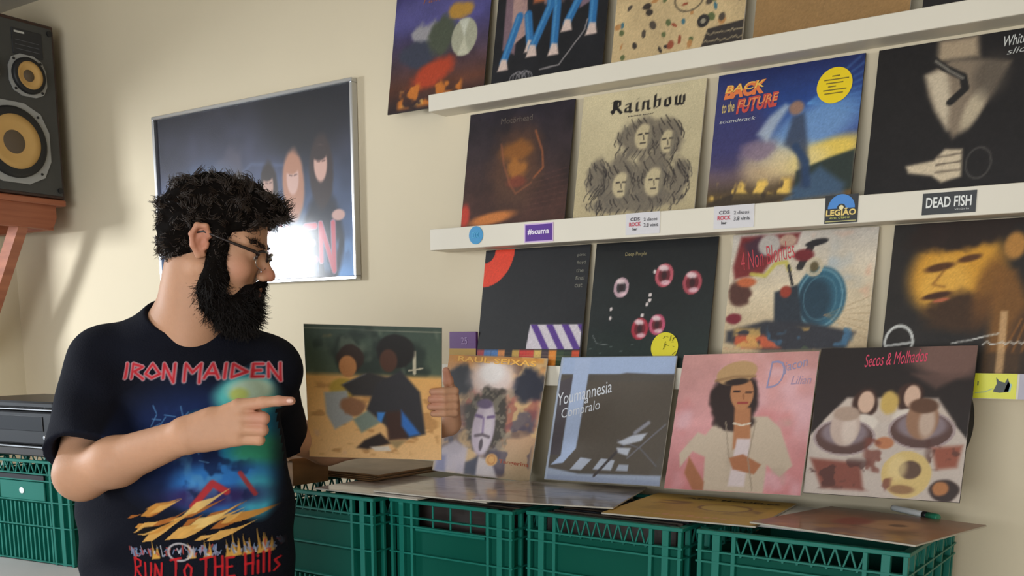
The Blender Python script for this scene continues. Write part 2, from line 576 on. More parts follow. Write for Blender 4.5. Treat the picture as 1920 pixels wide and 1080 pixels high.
sticker(L3, -.396, -.322, 1.398, 1.445, (226, 224, 24), [], extra=[
    ((24, 34, 22), [(-.362, 1.411), (-.35, 1.409), (-.335, 1.411), (-.333, 1.424), (-.338, 1.437), (-.342, 1.428), (-.352, 1.431), (-.358, 1.438), (-.356, 1.426)]),
    ((150, 190, 190), [(-.343, 1.411), (-.332, 1.412), (-.33, 1.425), (-.337, 1.43)]),
    ((40, 50, 25), [(-.390, 1.422), (-.388, 1.422), (-.388, 1.430), (-.390, 1.430)]),
    ((170, 185, 120), [(-.393, 1.407), (-.375, 1.409), (-.362, 1.416), (-.363, 1.4175), (-.376, 1.411), (-.393, 1.409)])])
sticker(L3, -.318, -.262, 1.398, 1.445, (176, 170, 184))

# tables under the crates --------------------------------------------
M_table = material('pale_table_sheet', (196, 192, 188), .6, noise=.22, scale=5, bump=.2, bump_scale=12)
M_leg = material('table_wood', (120, 92, 66), .55, rgb2=(104, 78, 54), scale=9, stretch=(1, 1, .2))
def table(x0, x1, y0, y1, z, lab):
    e = empty('table', ((x0 + x1) / 2, (y0 + y1) / 2, 0))
    hx, hy = (x1 - x0) / 2, (y1 - y0) / 2
    MB().box((-hx, -hy, z - .03), (hx, hy, z), .003).build('table_top', M_table, e)
    for sx in (-1, 1):
        for sy in (-1, 1):
            MB().box((sx * (hx - .05) - .025, sy * (hy - .05) - .025, 0), (sx * (hx - .05) + .025, sy * (hy - .05) + .025, z - .03), .002).build('leg', M_leg, e)
    return tag(e, lab, 'table')
TZ = .845
table(-3.72, -2.28, -.95, -.01, TZ, 'table under a pale creased sheet carrying the crate beneath the speaker')
table(-2.1, -.2, -.58, -.01, TZ, 'table carrying the row of green crates under the record shelves')

# plastic crates -----------------------------------------------------
def make_crate(W=.36, D=.34, H=.31, handle=False, plate=False):
    e = empty('plastic_crate')
    t = .004
    w, d = W / 2, D / 2
    b = MB()
    b.box((-w, -d, 0), (w, d, t))
    if handle:
        hx0, hx1, hz0, hz1 = -w * .58, w * .58, H * .80, H * .985
        b.box((-w, -d, 0), (w, -d + t, hz0)).box((-w, -d, hz0), (hx0, -d + t, H)).box((hx1, -d, hz0), (w, -d + t, H))
    else:
        b.box((-w, -d, 0), (w, -d + t, H - .045))
    b.box((-w, d - t, 0), (w, d, H - .045)).box((-w, -d, 0), (-w + t, d, H - .045)).box((w - t, -d, 0), (w, d, H - .045))
    b.build('body', M_green, e)
    g = .011
    r = MB()
    for z in (H - .008,):
        r.box((-w - g, -d - g, z), (w + g, -d + t, z + .008), .001).box((-w - g, d - t, z), (w + g, d + g, z + .008), .001)
        r.box((-w - g, -d, z), (-w + t, d, z + .008), .001).box((w - t, -d, z), (w + g, d, z + .008), .001)
    r.build('top_rim', M_green_rib, e)
    for z in (.004, H * .36, H * .60, H * .80, H * .865):
        m = MB()
        h = .0035
        m.box((-w - g, -d - g, z), (w + g, -d, z + h)).box((-w - g, d, z), (w + g, d + g, z + h))
        m.box((-w - g, -d, z), (-w, d, z + h)).box((w, -d, z), (w + g, d, z + h))
        m.build('rib', M_green_rib, e)
    for x in (-w - .004, -w + .028, -w + .062, w - .062, w - .028, w + .004):
        wd = .0075 if abs(abs(x) - w + .028) < .001 else .004
        MB().box((x - wd, -d - g * .9, 0), (x + wd, -d + .001, H), .0006).build('post', M_green_rib, e)
        MB().box((x - wd, d - .001, 0), (x + wd, d + g * .9, H), .0006).build('post', M_green_rib, e)
    for y in (-d + .028, -d + .10, 0, d - .10, d - .028):
        for sx in (-1, 1):
            lo, hi = sorted((sx * (w - .001), sx * (w + g * .9)))
            MB().box((lo, y - .004, 0), (hi, y + .004, H), .0006).build('post', M_green_rib, e)
    def zig(p0, p1, yv, along_x):
        m = MB()
        n = 18
        z0, z1 = H - .046, H - .006
        pts = [(p0 + (p1 - p0) * k / n, z0 if k % 2 else z1) for k in range(n + 1)]
        for (a, za), (c, zc) in zip(pts, pts[1:]):
            P, Q = ((a, yv, za), (c, yv, zc)) if along_x else ((yv, a, za), (yv, c, zc))
            m.bar(P, Q, .003, .0035, up=(0, 1, 0) if along_x else (1, 0, 0))
        m.build('zigzag_band', M_green_rib, e)
    if not handle:
        zig(-w + .062, w - .062, -d - .004, True)
    else:
        for x in (-.055, .0, .062):
            MB().box((x - .002, -d - .003, H * .80), (x + .002, -d, H)).build('post', M_green_rib, e)
        MB().box((-w * .6, -d - .009, H * .775), (w * .6, -d + .012, H * .80), .002).build('handle_bar_or_slot', M_green_rib, e)
    zig(-w + .062, w - .062, d + .004, True)
    zig(-d + .03, d - .03, -w - .004, False)
    zig(-d + .03, d - .03, w + .004, False)
    n = 13
    for k in range(n):
        x = -w + .075 + (W - .15) * k / (n - 1)
        for z0, z1 in ((.008, H * .345), (H * .37, H * .585)) if plate else ((.008, H * .345),):
            MB().box((x - .0028, -d - .007, z0), (x + .0028, -d + .001, z1)).build('slat', M_green_rib, e)
    if plate:
        MB().box((-w + .09, -d - .008, H * .61), (w - .09, -d - .001, H * .79), .0015).build('label_plate', M_green_rib, e)
        MB().lathe([(0, 0), (.0095, 0), (.0095, .0015), (0, .0015)], 20, Matrix.Translation((.0, -d - .008, H * .70)) @ Matrix.Rotation(math.pi / 2, 4, 'X')).build('round_mark', flat((225, 228, 226)), e)
        MB().box((-w + .09, -d - .009, H * .805), (w - .09, -d + .01, H * .86), .002).build('handle_bar_or_slot', M_black, e)  # black bar painted in for the dark hand opening
    return e

CZ = TZ
CRG = 'green plastic crates holding the records'
cr_a = make_crate()
cr_b = make_crate(handle=True)
cr_c = make_crate(plate=True)
def place(e, x0, x1, yfront, label, yaw=0., D=.34):
    w = x1 - x0
    e.scale = (w / .382, 1, 1)
    e.location = ((x0 + x1) / 2, yfront + .011 + D / 2, CZ)
    e.rotation_euler = (0, 0, yaw)
    return tag(e, label, 'crate', CRG)
place(cr_a, -1.905, -1.542, -.515, 'dark green crate partly behind the man, below the brown box')
place(cr_b, -1.528, -1.186, -.478, 'green plastic crate with an open hand slot, under the grey sleeves')
place(copy_tree(cr_a), -1.172, -.814, -.448, 'green plastic crate under the yellow record sleeve lying flat')
place(copy_tree(cr_a), -.792, -.404, -.435, 'end crate of the row, bright green, under the orange-brown sleeve')
place(cr_c, -3.16, -2.745, -.56, 'teal green crate with a white round mark on a pale table by the wall corner', yaw=.14)

# what the crates hold and what lies on them
M_filed = [material('filed_sleeve', c, .5, noise=.2, scale=30) for c in ((48, 40, 36), (82, 66, 52), (36, 38, 44), (104, 92, 80))]
filed = []
for m_ in M_filed:
    me_ = MB().box((0, 0, 0), (.300, .0035, .300), .0006).mesh('filed_sleeve')
    me_.materials.append(m_)
    filed.append(me_)
def file_sleeves(x0, y0, n, dy, label, group):
    for k in range(n):
        o = link('filed_record_sleeve', filed[(k * 7 + n) % 4])
        o.location = (x0 + (k % 3) * .003, y0 + k * dy, CZ + .006)
        tag(o, label, 'record sleeve', group)
file_sleeves(-1.15, -.40, 12, .022, 'dark record sleeve filed upright inside the crate below the yellow sleeve', 'sleeves filed in the crate below the yellow sleeve')
file_sleeves(-1.510, -.43, 12, .022, 'dark record sleeve filed upright inside the crate with the open hand slot', 'sleeves filed in the crate with the hand slot')

tag(MB().box((-.775, -.35, CZ + .311), (-.415, -.10, CZ + .317), .001).build('white_board', material('white_board', (214, 212, 208), .4, noise=.06)), 'thin white board lying on the end crate under the orange-brown sleeve', 'board')
e = empty('marker_pen', (-.452, -.112, CZ + .325), math.radians(-35))
RY = Matrix.Rotation(math.pi / 2, 4, 'Y')
MB().lathe([(0, -.10), (.0055, -.10), (.0062, -.095), (.0062, 0), (0, 0)], 16, RY).build('barrel', flat((214, 216, 216), .35), e, True)
MB().lathe([(0, 0), (.0072, 0), (.0072, .026), (.006, .028), (0, .028)], 16, RY).build('cap', flat((40, 132, 100), .35), e, True)
MB().lathe([(.0068, -.012), (.0070, -.012), (.0070, 0), (.0068, 0)], 16, RY).build('band', flat((30, 34, 40), .35), e, True)
tag(e, 'white marker pen with a green cap on the white board', 'pen')

M_cardboard = material('brown_cardboard', (142, 106, 68), .75, rgb2=(120, 90, 58), scale=9, stretch=(1, 1, 5))
e = empty('cardboard_box', (-2.028, -.478, CZ + .3105))
MB().box((0, 0, 0), (.19, .004, .066)).build('side_panel', M_cardboard, e)
MB().box((0, .116, 0), (.19, .12, .066)).build('side_panel', M_cardboard, e)
MB().box((0, .004, 0), (.004, .116, .066)).build('side_panel', M_cardboard, e)
MB().box((.186, .004, 0), (.19, .116, .066)).build('side_panel', M_cardboard, e)
MB().box((.004, .004, 0), (.186, .116, .003)).build('bottom_panel', M_cardboard, e)
MB().box((-.002, -.012, .062), (.192, .0, .066)).build('flap', M_cardboard, e)
tag(e, 'low brown cardboard box on the crate behind the held record', 'box')

# speaker on its bracket ----------------------------------------------
M_cab = material('dark_walnut_veneer', (62, 36, 28), .4, rgb2=(48, 28, 22), scale=10, stretch=(6, 6, .5))
M_baffle = material('charcoal_baffle', (66, 66, 64), .6, noise=.15, scale=40)
M_ringm = material('grey_cast_ring', (158, 158, 156), .45, noise=.1, scale=30)
M_cone = material('tan_paper_cone', (206, 164, 98), .7, noise=.16, scale=22)
M_cap = material('grey_brown_cap', (92, 78, 62), .6, noise=.1)
M_rubber = material('rubber', (26, 26, 28), .55)
sp = empty('loudspeaker', (-3.40, -.215, 1.987))
hw, H = .165, .568
MB().box((-.30, -hw, 0), (0, hw, H), .004).build('cabinet', M_cab, sp)
MB().box((-.002, -hw + .01, .012), (.004, hw - .01, H - .012), .001).build('baffle', M_baffle, sp)
AX = Matrix.Rotation(math.pi / 2, 4, 'Y')
def driver(name, y, z, R, oct_=True):
    T = Matrix.Translation((.004, y, z)) @ AX
    n = 8
    k = .80
    pts = []
    for q in range(4):
        a = math.pi / 2 * q
        for s in (-.30, .30):
            for dr in (0,):
                ang = a + s * 1.15
                pts.append((R * 1.06 * math.cos(ang), R * 1.06 * math.sin(ang)))
        a2 = a + math.pi / 4
        pts.append((R * 1.12 * math.cos(a2), R * 1.12 * math.sin(a2)))
    ring = MB().prism(pts, 0, .005, Matrix.Translation((.004, y, z)) @ Matrix.Rotation(-math.pi / 2, 4, 'Z') @ Matrix.Identity(4)).build(name, M_ringm, sp)
    MB().lathe([(R * .88, .004), (R * .87, .014), (R * .80, .022), (R * .71, .019), (R * .67, .0205)], 48, T).build('surround', M_rubber, ring, True)
    MB().lathe([(R * .68, .0055), (R * .67, .020), (R * .5, .0135), (R * .28, .009), (0, .008)], 48, T).build('cone', M_cone, ring, True)
    MB().lathe([(R * .29, .0095), (R * .2, .0135), (0, .0155)], 32, T).build('dust_cap', M_cap, ring, True)
    for q in range(4):
        a = math.pi / 4 + math.pi / 2 * q
        MB().lathe([(0, .0), (.0042, 0), (.0042, .0035), (0, .004)], 10, Matrix.Translation((.008, y + R * 1.0 * math.cos(a), z + R * 1.0 * math.sin(a))) @ AX).build('screw', M_rubber, ring)
    return ring
# drivers carve no hole: their cones sit in shallow cups in front of the baffle
driver('woofer', -.012, .168, .130)
driver('midrange', .057, .388, .066)
driver('tweeter', -.085, .388, .045)
MB().box((.003, .012, .452), (.007, .117, .532), .001).build('badge_panel', material('badge_panel', (34, 36, 42), .3), sp)
for k in range(3):
    MB().box((.0065, .022, .468 + k * .014), (.0075, .105, .4695 + k * .014)).build('scale_line', flat((90, 92, 98)), sp)
MB().box((.0065, .02, .519), (.0078, .055, .525)).build('name_plate', flat((196, 196, 192)), sp)
for y in (-.145, .145):
    for z in (.03, .54):
        MB().lathe([(0, 0), (.009, 0), (.009, .006), (0, .007)], 14, Matrix.Translation((.004, y, z)) @ AX).build('grille_peg', M_rubber, sp)
tag(sp, 'large loudspeaker with tan paper cones and grey rings high by the corner', 'speaker')

br = empty('speaker_bracket', (-3.84, -.215, 1.42))
MB().box((.002, -.21, .545), (.452, .160, .565), .003).build('shelf_board', M_wood, br)
o = MB()
o.prism([(-.205, .465), (.095, .465), (.118, .475), (.130, .505), (.130, .545), (-.205, .545)], -.435, -.405, Matrix.Rotation(math.pi / 2, 4, 'Z'))
o.build('front_rail', M_wood, br)
for y in (-.19, .12):
    MB().box((.004, y - .015, .465), (.405, y + .015, .545), .002).build('side_rail', M_wood, br)
for y in (.015,):
    MB().bar((.415, y, .50), (.03, y, .02), .035, .05).build('brace', M_wood, br)
MB().box((.001, -.015, -.02), (.022, .045, .545), .002).build('wall_post', M_wood, br)
tag(br, 'reddish wooden wall bracket with a diagonal brace under the loudspeaker', 'bracket')

# record player on the left crate --------------------------------------
rp = empty('record_player', (-2.99, -.40, CZ + .312), .12)
MB().box((-.24, -.165, .010), (.22, .16, .036), .004).build('base', material('dark_base', (48, 44, 42), .4, noise=.1), rp)
MB().box((-.235, -.168, .036), (.215, .155, .040), .001).build('trim_strip', M_steel, rp)
MB().box((-.23, -.16, .044), (.21, .15, .142), .005).build('case', M_black, rp)
MB().box((-.06, -.163, .085), (.16, -.159, .128), .001).build('front_panel', material('panel_black', (14, 14, 18), .25), rp)
MB().box((-.235, -.166, .146), (.215, .155, .150), .001).build('trim_strip', M_steel, rp)
MB().box((-.236, -.165, .151), (.216, .155, .172), .006).build('lid', M_black, rp)
MB().lathe([(0, 0), (.008, 0), (.007, .010), (0, .011)], 16, Matrix.Translation((.175, -.16, .068)) @ Matrix.Rotation(math.pi / 2, 4, 'X')).build('knob', M_steel, rp, True)
for sx in (-.2, .18):
    for sy in (-.13, .12):
        MB().lathe([(0, 0), (.016, 0), (.016, .011), (0, .011)], 14, Matrix.Translation((sx, sy, 0))).build('foot', M_rubber, rp)
tag(rp, 'black stereo unit with silver trim lines on the teal crate', 'record player')

# framed poster ---------------------------------------------------------
PX0, PX1, PZ0, PZ1 = -2.932, -2.044, 1.676, 2.214
po = empty('framed_poster', (PX0, -.001, PZ0))
W, Hh = PX1 - PX0, PZ1 - PZ0
fw = .011
MB().box((0, -.022, 0), (W, 0, fw), .002).build('frame_bar', M_steel, po)
MB().box((0, -.022, Hh - fw), (W, 0, Hh), .002).build('frame_bar', M_steel, po)
MB().box((0, -.022, fw), (fw, 0, Hh - fw), .002).build('frame_bar', M_steel, po)
MB().box((W - fw, -.022, fw), (W, 0, Hh - fw), .002).build('frame_bar', M_steel, po)
MB().box((fw, -.010, fw), (W - fw, -.002, Hh - fw)).build('backing', M_card_dark, po)
a = Art((40, 44, 62), 190, 1.65, 1.0)
a.grad([(0, (100, 138, 184)), (.2, (84, 110, 152)), (.45, (72, 86, 118)), (.7, (56, 58, 76)), (1, (40, 40, 50))])
a.noise(4, .35, 3)
a.patch(3.2, .55, (98, 92, 104), .55, seed=5, soft=.2, box=(.15, .55, 1.0, 1.0))
a.blob(1.3, .9, .35, .25, (26, 26, 32), .8, a=.8)
a.blob(.45, .45, .3, .22, (78, 112, 156), .9, a=.7)
a.line([(.55, .5), (.85, .66), (1.2, .62)], (92, 106, 138), .015, .6, .03)
for x, y, hair, skin, coat, s in ((.74, .50, (60, 50, 48), (178, 140, 122), (60, 70, 96), .95), (.99, .52, (52, 42, 40), (184, 148, 134), (96, 106, 128), 1.0), (1.19, .545, (178, 128, 104), (206, 168, 156), (104, 118, 140), 1.15), (1.41, .60, (58, 46, 46), (206, 164, 150), (36, 38, 50), 1.2)):
    a.blob(x, y - .34 * s, .13 * s, .22 * s, coat, .25, rough=.08, seed=2)
    a.blob(x, y - .03, .075 * s, .17 * s, hair, .3, rough=.1, seed=4)
    a.blob(x - .005, y + .01, .042 * s, .08 * s, skin, .3)
    a.blob(x - .01, y + .07, .05 * s, .035 * s, hair, .4)
    a.line([(x - .025 * s, y + .025), (x - .008 * s, y + .022)], (90, 66, 62), .008, .7)
    a.line([(x + .008 * s, y + .022), (x + .025 * s, y + .025)], (90, 66, 62), .008, .7)
a.blob(1.53, .33, .05, .03, (200, 160, 150), .4)
a.patch(9, .5, (120, 160, 210), .5, seed=8, su=3., sv=.5, box=(0, 0, 1.65, .22))
strokes(a, [GL[k] for k in 'IRON_MAIDEN'], .18, .09, 1.32, .20, (196, 92, 104), .030, outline=(150, 130, 150), to=.040)
pr = link('poster_print', a.mesh('poster_print', W - 2 * fw, Hh - 2 * fw), M_print, po)
pr.location = (fw, -.0108, fw)
M_glass = bpy.data.materials.new('poster_glass')
M_glass.use_nodes = True
_nt = M_glass.node_tree
_nt.nodes.remove(_nt.nodes['Principled BSDF'])
_fr = _nt.nodes.new('ShaderNodeFresnel')
_fr.inputs['IOR'].default_value = 1.24
_tr = _nt.nodes.new('ShaderNodeBsdfTransparent')
_gl = _nt.nodes.new('ShaderNodeBsdfGlossy')
_gl.inputs['Roughness'].default_value = .11
_mx = _nt.nodes.new('ShaderNodeMixShader')
_ge = _nt.nodes.new('ShaderNodeNewGeometry')
_ml = _nt.nodes.new('ShaderNodeMath')
_ml.operation = 'MULTIPLY_ADD'          # reflect on the outer face only: fresnel * (1 - backfacing)
_iv = _nt.nodes.new('ShaderNodeMath')
_iv.operation = 'SUBTRACT'
_iv.inputs[0].default_value = 1
_nt.links.new(_ge.outputs['Backfacing'], _iv.inputs[1])
_nt.links.new(_fr.outputs[0], _ml.inputs[0])
_nt.links.new(_iv.outputs[0], _ml.inputs[1])
_ml.inputs[2].default_value = 0
_nt.links.new(_ml.outputs[0], _mx.inputs[0])
_nt.links.new(_tr.outputs[0], _mx.inputs[1])
_nt.links.new(_gl.outputs[0], _mx.inputs[2])
_nt.links.new(_mx.outputs[0], _nt.nodes['Material Output'].inputs[0])
g = MB().box((fw, -.0150, fw), (W - fw, -.0130, Hh - fw)).build('glass_pane', M_glass, po)
tag(po, 'wide framed poster of long-haired band members on dark blue, behind the man', 'poster')

# ------------------------------------------------------------------ record sleeves
def on_ledge(row, x, label, art, lift=0., **k):
    if lift:
        art.lift(lift)
    return sleeve(label, art.grain(), (x, -.0605, ROW_Z[row] + .0004), (0, -ROW_LEAN, 0), group='record sleeves along the white ledges', **k)

# --- top ledge
a = Art((60, 52, 80)).grad([(0, (46, 36, 40)), (.2, (88, 52, 40)), (.42, (74, 58, 72)), (.7, (72, 68, 122)), (1, (52, 48, 92))]).noise(5, .25, 1)
a.blob(.45, .78, .5, .16, (96, 92, 150), .9, a=.6)
a.blob(.34, .60, .14, .09, (150, 146, 150), .7, rough=.5, seed=3).blob(.30, .45, .20, .10, (58, 62, 78), .5, rough=.3, seed=5)
a.blob(.52, .56, .14, .15, (74, 80, 66), .6, rough=.35, seed=7).blob(.70, .74, .12, .07, (176, 132, 58), .6, rough=.4, seed=9)
a.blob(.76, .52, .13, .15, (164, 162, 140), .12).blob(.76, .52, .13, .15, (104, 112, 104), .3, a=.0)
a.poly([(.76, .52), (.70, .66), (.80, .66)], (206, 206, 190), .03, .8).poly([(.76, .52), (.70, .38), (.82, .38)], (200, 196, 172), .03, .8)
a.blob(.46, .28, .22, .10, (176, 66, 40), .6, rot=18, rough=.2, seed=4)
a.patch(7, .50, (206, 120, 48), .9, seed=6, box=(.08, .0, .8, .24)).patch(9, .55, (236, 180, 92), .9, seed=11, box=(.1, .02, .68, .2))
o = on_ledge(0, -1.8825, 'purple and fiery orange record sleeve at the left end of the top ledge', a, gloss=True, edge=M_card_dark)
say(o, 'Painkiller', .30, .855, .42, .07, (140, 84, 70), shear=.3)

a = Art((28, 28, 32)).noise(6, .2, 2)
a.poly([(.08, .35), (.20, .30), (.24, .98), (.08, .92)], (120, 96, 104), .02).poly([(.16, .36), (.30, .44), (.26, 1), (.14, .96)], (172, 138, 130), .02)
a.poly([(.76, .55), (.90, .60), (.98, 1), (.82, 1)], (120, 98, 110), .02)
a.poly([(.34, .66), (.58, .66), (.62, 1), (.34, 1)], (170, 96, 62), .04).patch(8, .5, (150, 120, 120), .7, seed=3, box=(.2, .6, .8, 1.0)).patch(11, .55, (190, 120, 70), .8, seed=13, box=(.25, .66, .82, 1.0))
for p in ([(.10, .25), (.22, .58)], [(.34, .36), (.30, .58)], [(.36, .32), (.50, .62), (.50, .90)], [(.56, .30), (.56, .60), (.52, .92)], [(.66, .46), (.80, .72), (.78, .92)], [(.88, .40), (.88, .60), (.82, .84)]):
    a.line(p, (44, 106, 160), .07, soft=.02)
    a.line([(q[0] - .012, q[1]) for q in p], (84, 146, 190), .018, .7, soft=.02)
    a.poly([(p[0][0] - .05, p[0][1] - .06), (p[0][0] + .05, p[0][1] - .06), (p[0][0] + .03, p[0][1] + .02), (p[0][0] - .02, p[0][1] + .03)], (208, 184, 172), .02)
a.line([(.45, .15), (.62, .16), (.82, .38), (.84, .46)], (128, 122, 122), .012)
for k in range(5):
    a.ring(.22 + k * .03, .10 + .012 * (k % 2), .045, .05, .004, (120, 116, 118))
on_ledge(0, -1.5484, 'black record sleeve with blue slanting strokes and pink panels on the top ledge', a, edge=M_card_dark)

a = Art((198, 172, 128)).noise(5, .1, 3)
r_ = random.Random(5)
for k in range(75):
    x, y = r_.random(), r_.random()
    c = r_.choice([(60, 52, 46), (80, 70, 60), (70, 110, 120), (150, 80, 56), (96, 104, 66), (180, 130, 80), (60, 54, 50)])
    a.blob(x, y, .012 + .022 * r_.random(), .01 + .02 * r_.random(), c, .4, rot=180 * r_.random(), rough=.4, seed=k % 9)
for x, y, r in ((.18, .78, .13), (.45, .80, .15), (.78, .92, .12), (.58, .46, .11)):
    a.ring(x, y, r, r * .85, .008, (96, 84, 66), .8)
a.blob(.76, .66, .12, .06, (94, 122, 132), .3, rough=.4, seed=2).blob(.70, .28, .045, .045, (50, 46, 44), .2).blob(.70, .28, .018, .018, (150, 140, 120), .3)
a.poly([(.68, .04), (1, .04), (1, .24), (.74, .22)], (58, 52, 48), .012)
for k in range(3):
    a.squiggle(.72, .08 + k * .05, .27, .02, (156, 140, 110), .007, k, 20)
on_ledge(0, -1.213, 'cream record sleeve dotted with many small coloured doodles', a)

a = Art((158, 124, 80)).grad([(0, (148, 114, 72)), (1, (164, 130, 86))]).noise(3, .06, 4)
a.squiggle(.30, .80, .36, .022, (206, 186, 148), .008, 4, 30).line([(.26, .775), (.5, .79), (.7, .80)], (196, 172, 132), .006)
on_ledge(0, -.878, 'plain tan kraft record sleeve on the top ledge', a)

a = Art((36, 33, 34)).noise(4, .15, 5)
o = on_ledge(0, -.543, 'dark record sleeve with small red lettering at the right of the top ledge', a, edge=M_card_dark)
say(o, 'Cosmo', .40, .775, .2, .035, (170, 48, 40))

# --- middle ledge
a = Art((46, 36, 38)).grad([(0, (70, 42, 34)), (.25, (66, 42, 36)), (.6, (50, 38, 40)), (1, (38, 32, 40))]).noise(6, .3, 7)
a.blob(.5, .48, .24, .36, (84, 56, 42), .8, rough=.2, seed=2).blob(.50, .62, .14, .09, (150, 92, 36), .9, rough=.3, seed=5, a=.8)
a.blob(.52, .48, .09, .08, (178, 112, 46), .9, rough=.5, seed=8, a=.8).blob(.52, .36, .09, .05, (134, 62, 44), .8, a=.7)
a.line([(.34, .70), (.38, .52), (.46, .34), (.52, .26), (.66, .34)], (150, 88, 58), .014, .7, .02).line([(.66, .78), (.74, .60), (.76, .46), (.68, .38)], (172, 96, 54), .014, .8, .02)
a.blob(.30, .06, .22, .05, (196, 118, 58), .8, rot=8).blob(.03, .10, .05, .10, (190, 62, 44), .8)
for k in range(7):
    a.line([(.60, .10 + .045 * k), (1, .14 + .05 * k)], (98, 62, 54), .006, .5)
o = on_ledge(1, -1.6446, 'dark brown record sleeve with an orange glow, above the blue round sticker', a, lift=0.09, edge=M_card_dark)
say(o, 'Motörhead', .32, .885, .30, .045, (96, 84, 76))

a = Art((196, 180, 144), 190).grad([(0, (178, 162, 126)), (1, (202, 188, 152))]).noise(3, .07, 8)
r_ = random.Random(3)
ink = [(48, 42, 40), (78, 70, 62), (104, 96, 84)]
for cx, cy, rx, ry in ((.50, .62, .17, .15), (.72, .58, .12, .17), (.36, .30, .16, .18), (.64, .27, .17, .20), (.18, .34, .09, .14), (.86, .28, .08, .15), (.48, .12, .36, .08)):
    a.blob(cx, cy, rx, ry, (112, 102, 88), .5, rough=.3, seed=int(cx * 50), a=.9)
    for k in range(46):
        t = r_.random() * 6.28
        q = .45 + .65 * r_.random()
        x, y = cx + rx * q * math.cos(t), cy + ry * q * math.sin(t)
        d = .03 + .05 * r_.random()
        a.line([(x, y), (x + d * math.sin(t + .5) * .5, y - d * .6), (x + d * math.sin(t) * .8, y - d * 1.1)], r_.choice(ink), .008, .9, .006)
for cx, cy, rx, ry in ((.54, .62, .07, .10), (.74, .56, .055, .09), (.39, .26, .07, .10), (.66, .26, .075, .11)):
    a.blob(cx, cy, rx, ry, (188, 172, 136), .35)
    a.line([(cx - .04, cy + .02), (cx - .015, cy + .022)], ink[0], .012).line([(cx + .015, cy + .022), (cx + .04, cy + .02)], ink[0], .012)
    a.line([(cx, cy + .01), (cx + .006, cy - .025)], ink[1], .008).line([(cx - .02, cy - .05), (cx + .02, cy - .05)], ink[0], .010)
    a.blob(cx + rx * .8, cy - .02, .02, ry, ink[2], .8, a=.7)
_k = .25
for _c in 'Rainbow':
    _w, _st = BLK[_c]
    nib(a, [((_k + p[0] * .115, .825 + .012 * (_k - .25) + p[1] * .105), (_k + q[0] * .115, .825 + .012 * (_k - .25) + q[1] * .105)) for p, q in _st], .020, (30, 26, 26))
    _k += _w * .115 + .018
o = on_ledge(1, -1.3091, 'cream record sleeve with a charcoal drawing of long-haired heads', a, lift=0.07)
a_ = say(o, 'rising tour', .40, .797, .21, .014, (60, 52, 46), bold=.02)

a = Art((40, 70, 150)).grad([(0, (120, 92, 50)), (.12, (86, 70, 52)), (.25, (150, 120, 96)), (.42, (70, 84, 138)), (.7, (40, 74, 146)), (1, (34, 44, 92))]).noise(4, .12, 4)
a.blob(.1, .55, .3, .35, (58, 52, 96), .9, a=.8)
a.blob(.70, .52, .34, .16, (120, 160, 204), .9, rot=25, a=.8)
for k in range(9):
    a.line([(.66, .70), (.66 + .42 * math.cos(-.3 + k * .13), .70 + .42 * math.sin(-.3 + k * .13))], (96, 150, 205), .012, .35, .02)
a.blob(.80, .33, .26, .09, (228, 196, 92), .8, rot=16).blob(.62, .30, .2, .12, (226, 206, 150), .9, a=.7)
a.poly([(.62, .22), (.85, .30), (1, .34), (1, .06), (.62, .02)], (46, 56, 52), .03).poly([(.55, .05), (.78, .24), (.95, .10), (.95, .02), (.55, .0)], (70, 96, 128), .06, .8)
a.blob(.40, .30, .17, .16, (222, 196, 150), .9, a=.6).blob(.34, .40, .12, .08, (130, 110, 130), .7, rough=.3, a=.8)
a.patch(8, .50, (240, 196, 96), .95, seed=3, box=(.0, .02, .62, .20), su=1.6, sv=.8).poly([(0, 0), (.5, 0), (.62, .06), (.2, .10), (0, .04)], (54, 46, 40), .03, .8)
a.poly([(.56, .62), (.64, .64), (.68, .42), (.72, .10), (.66, .10), (.62, .34), (.52, .42)], (56, 64, 84), .05, .85).line([(.60, .40), (.68, .28), (.70, .12)], (44, 66, 100), .05, .9, .03)
a.poly([(.32, .52), (.40, .64), (.50, .72), (.54, .70), (.46, .58), (.40, .46)], (196, 206, 210), .05, .7).blob(.58, .68, .05, .05, (150, 116, 100), .6)
o = on_ledge(1, -.969, 'blue and yellow film soundtrack sleeve with a round yellow sticker', a, lift=0.09, gloss=True, edge=M_card_dark)
say(o, 'BACK', .055, .825, .30, .095, (226, 120, 62), rot=2, bold=.06, shear=.25, y=-.0010)
say(o, 'BACK', .06, .868, .29, .05, (236, 186, 84), rot=2, bold=.01, shear=.25, y=-.0016)
say(o, 'to the', .05, .735, .09, .075, (196, 170, 110), rot=2, bold=.02, shear=.2)
say(o, 'FUTURE', .155, .715, .30, .10, (196, 70, 60), rot=4, bold=.05, shear=.25, y=-.0010)
say(o, 'FUTURE', .165, .755, .29, .05, (226, 140, 84), rot=4, bold=.01, shear=.25, y=-.0016)
say(o, 'soundtrack', .04, .665, .26, .025, (190, 190, 190), shear=.2)
s_ = MB().lathe([(0, 0), (.036, 0), (.036, .0006), (0, .0006)], 40, Matrix.Translation((.82 * SL, -.0012, .82 * SL)) @ Matrix.Rotation(math.pi / 2, 4, 'X')).build('round_sticker', flat((238, 206, 26), .4), o)
for k, (x, w) in enumerate(((.80, .05), (.75, .16), (.765, .11), (.78, .05), (.75, .15), (.76, .12))):
    MB().box((x * SL, -.0024, (.875 - k * .022) * SL), ((x + w) * SL, -.0020, (.882 - k * .022) * SL)).build('text_line', flat((120, 104, 30)), s_)

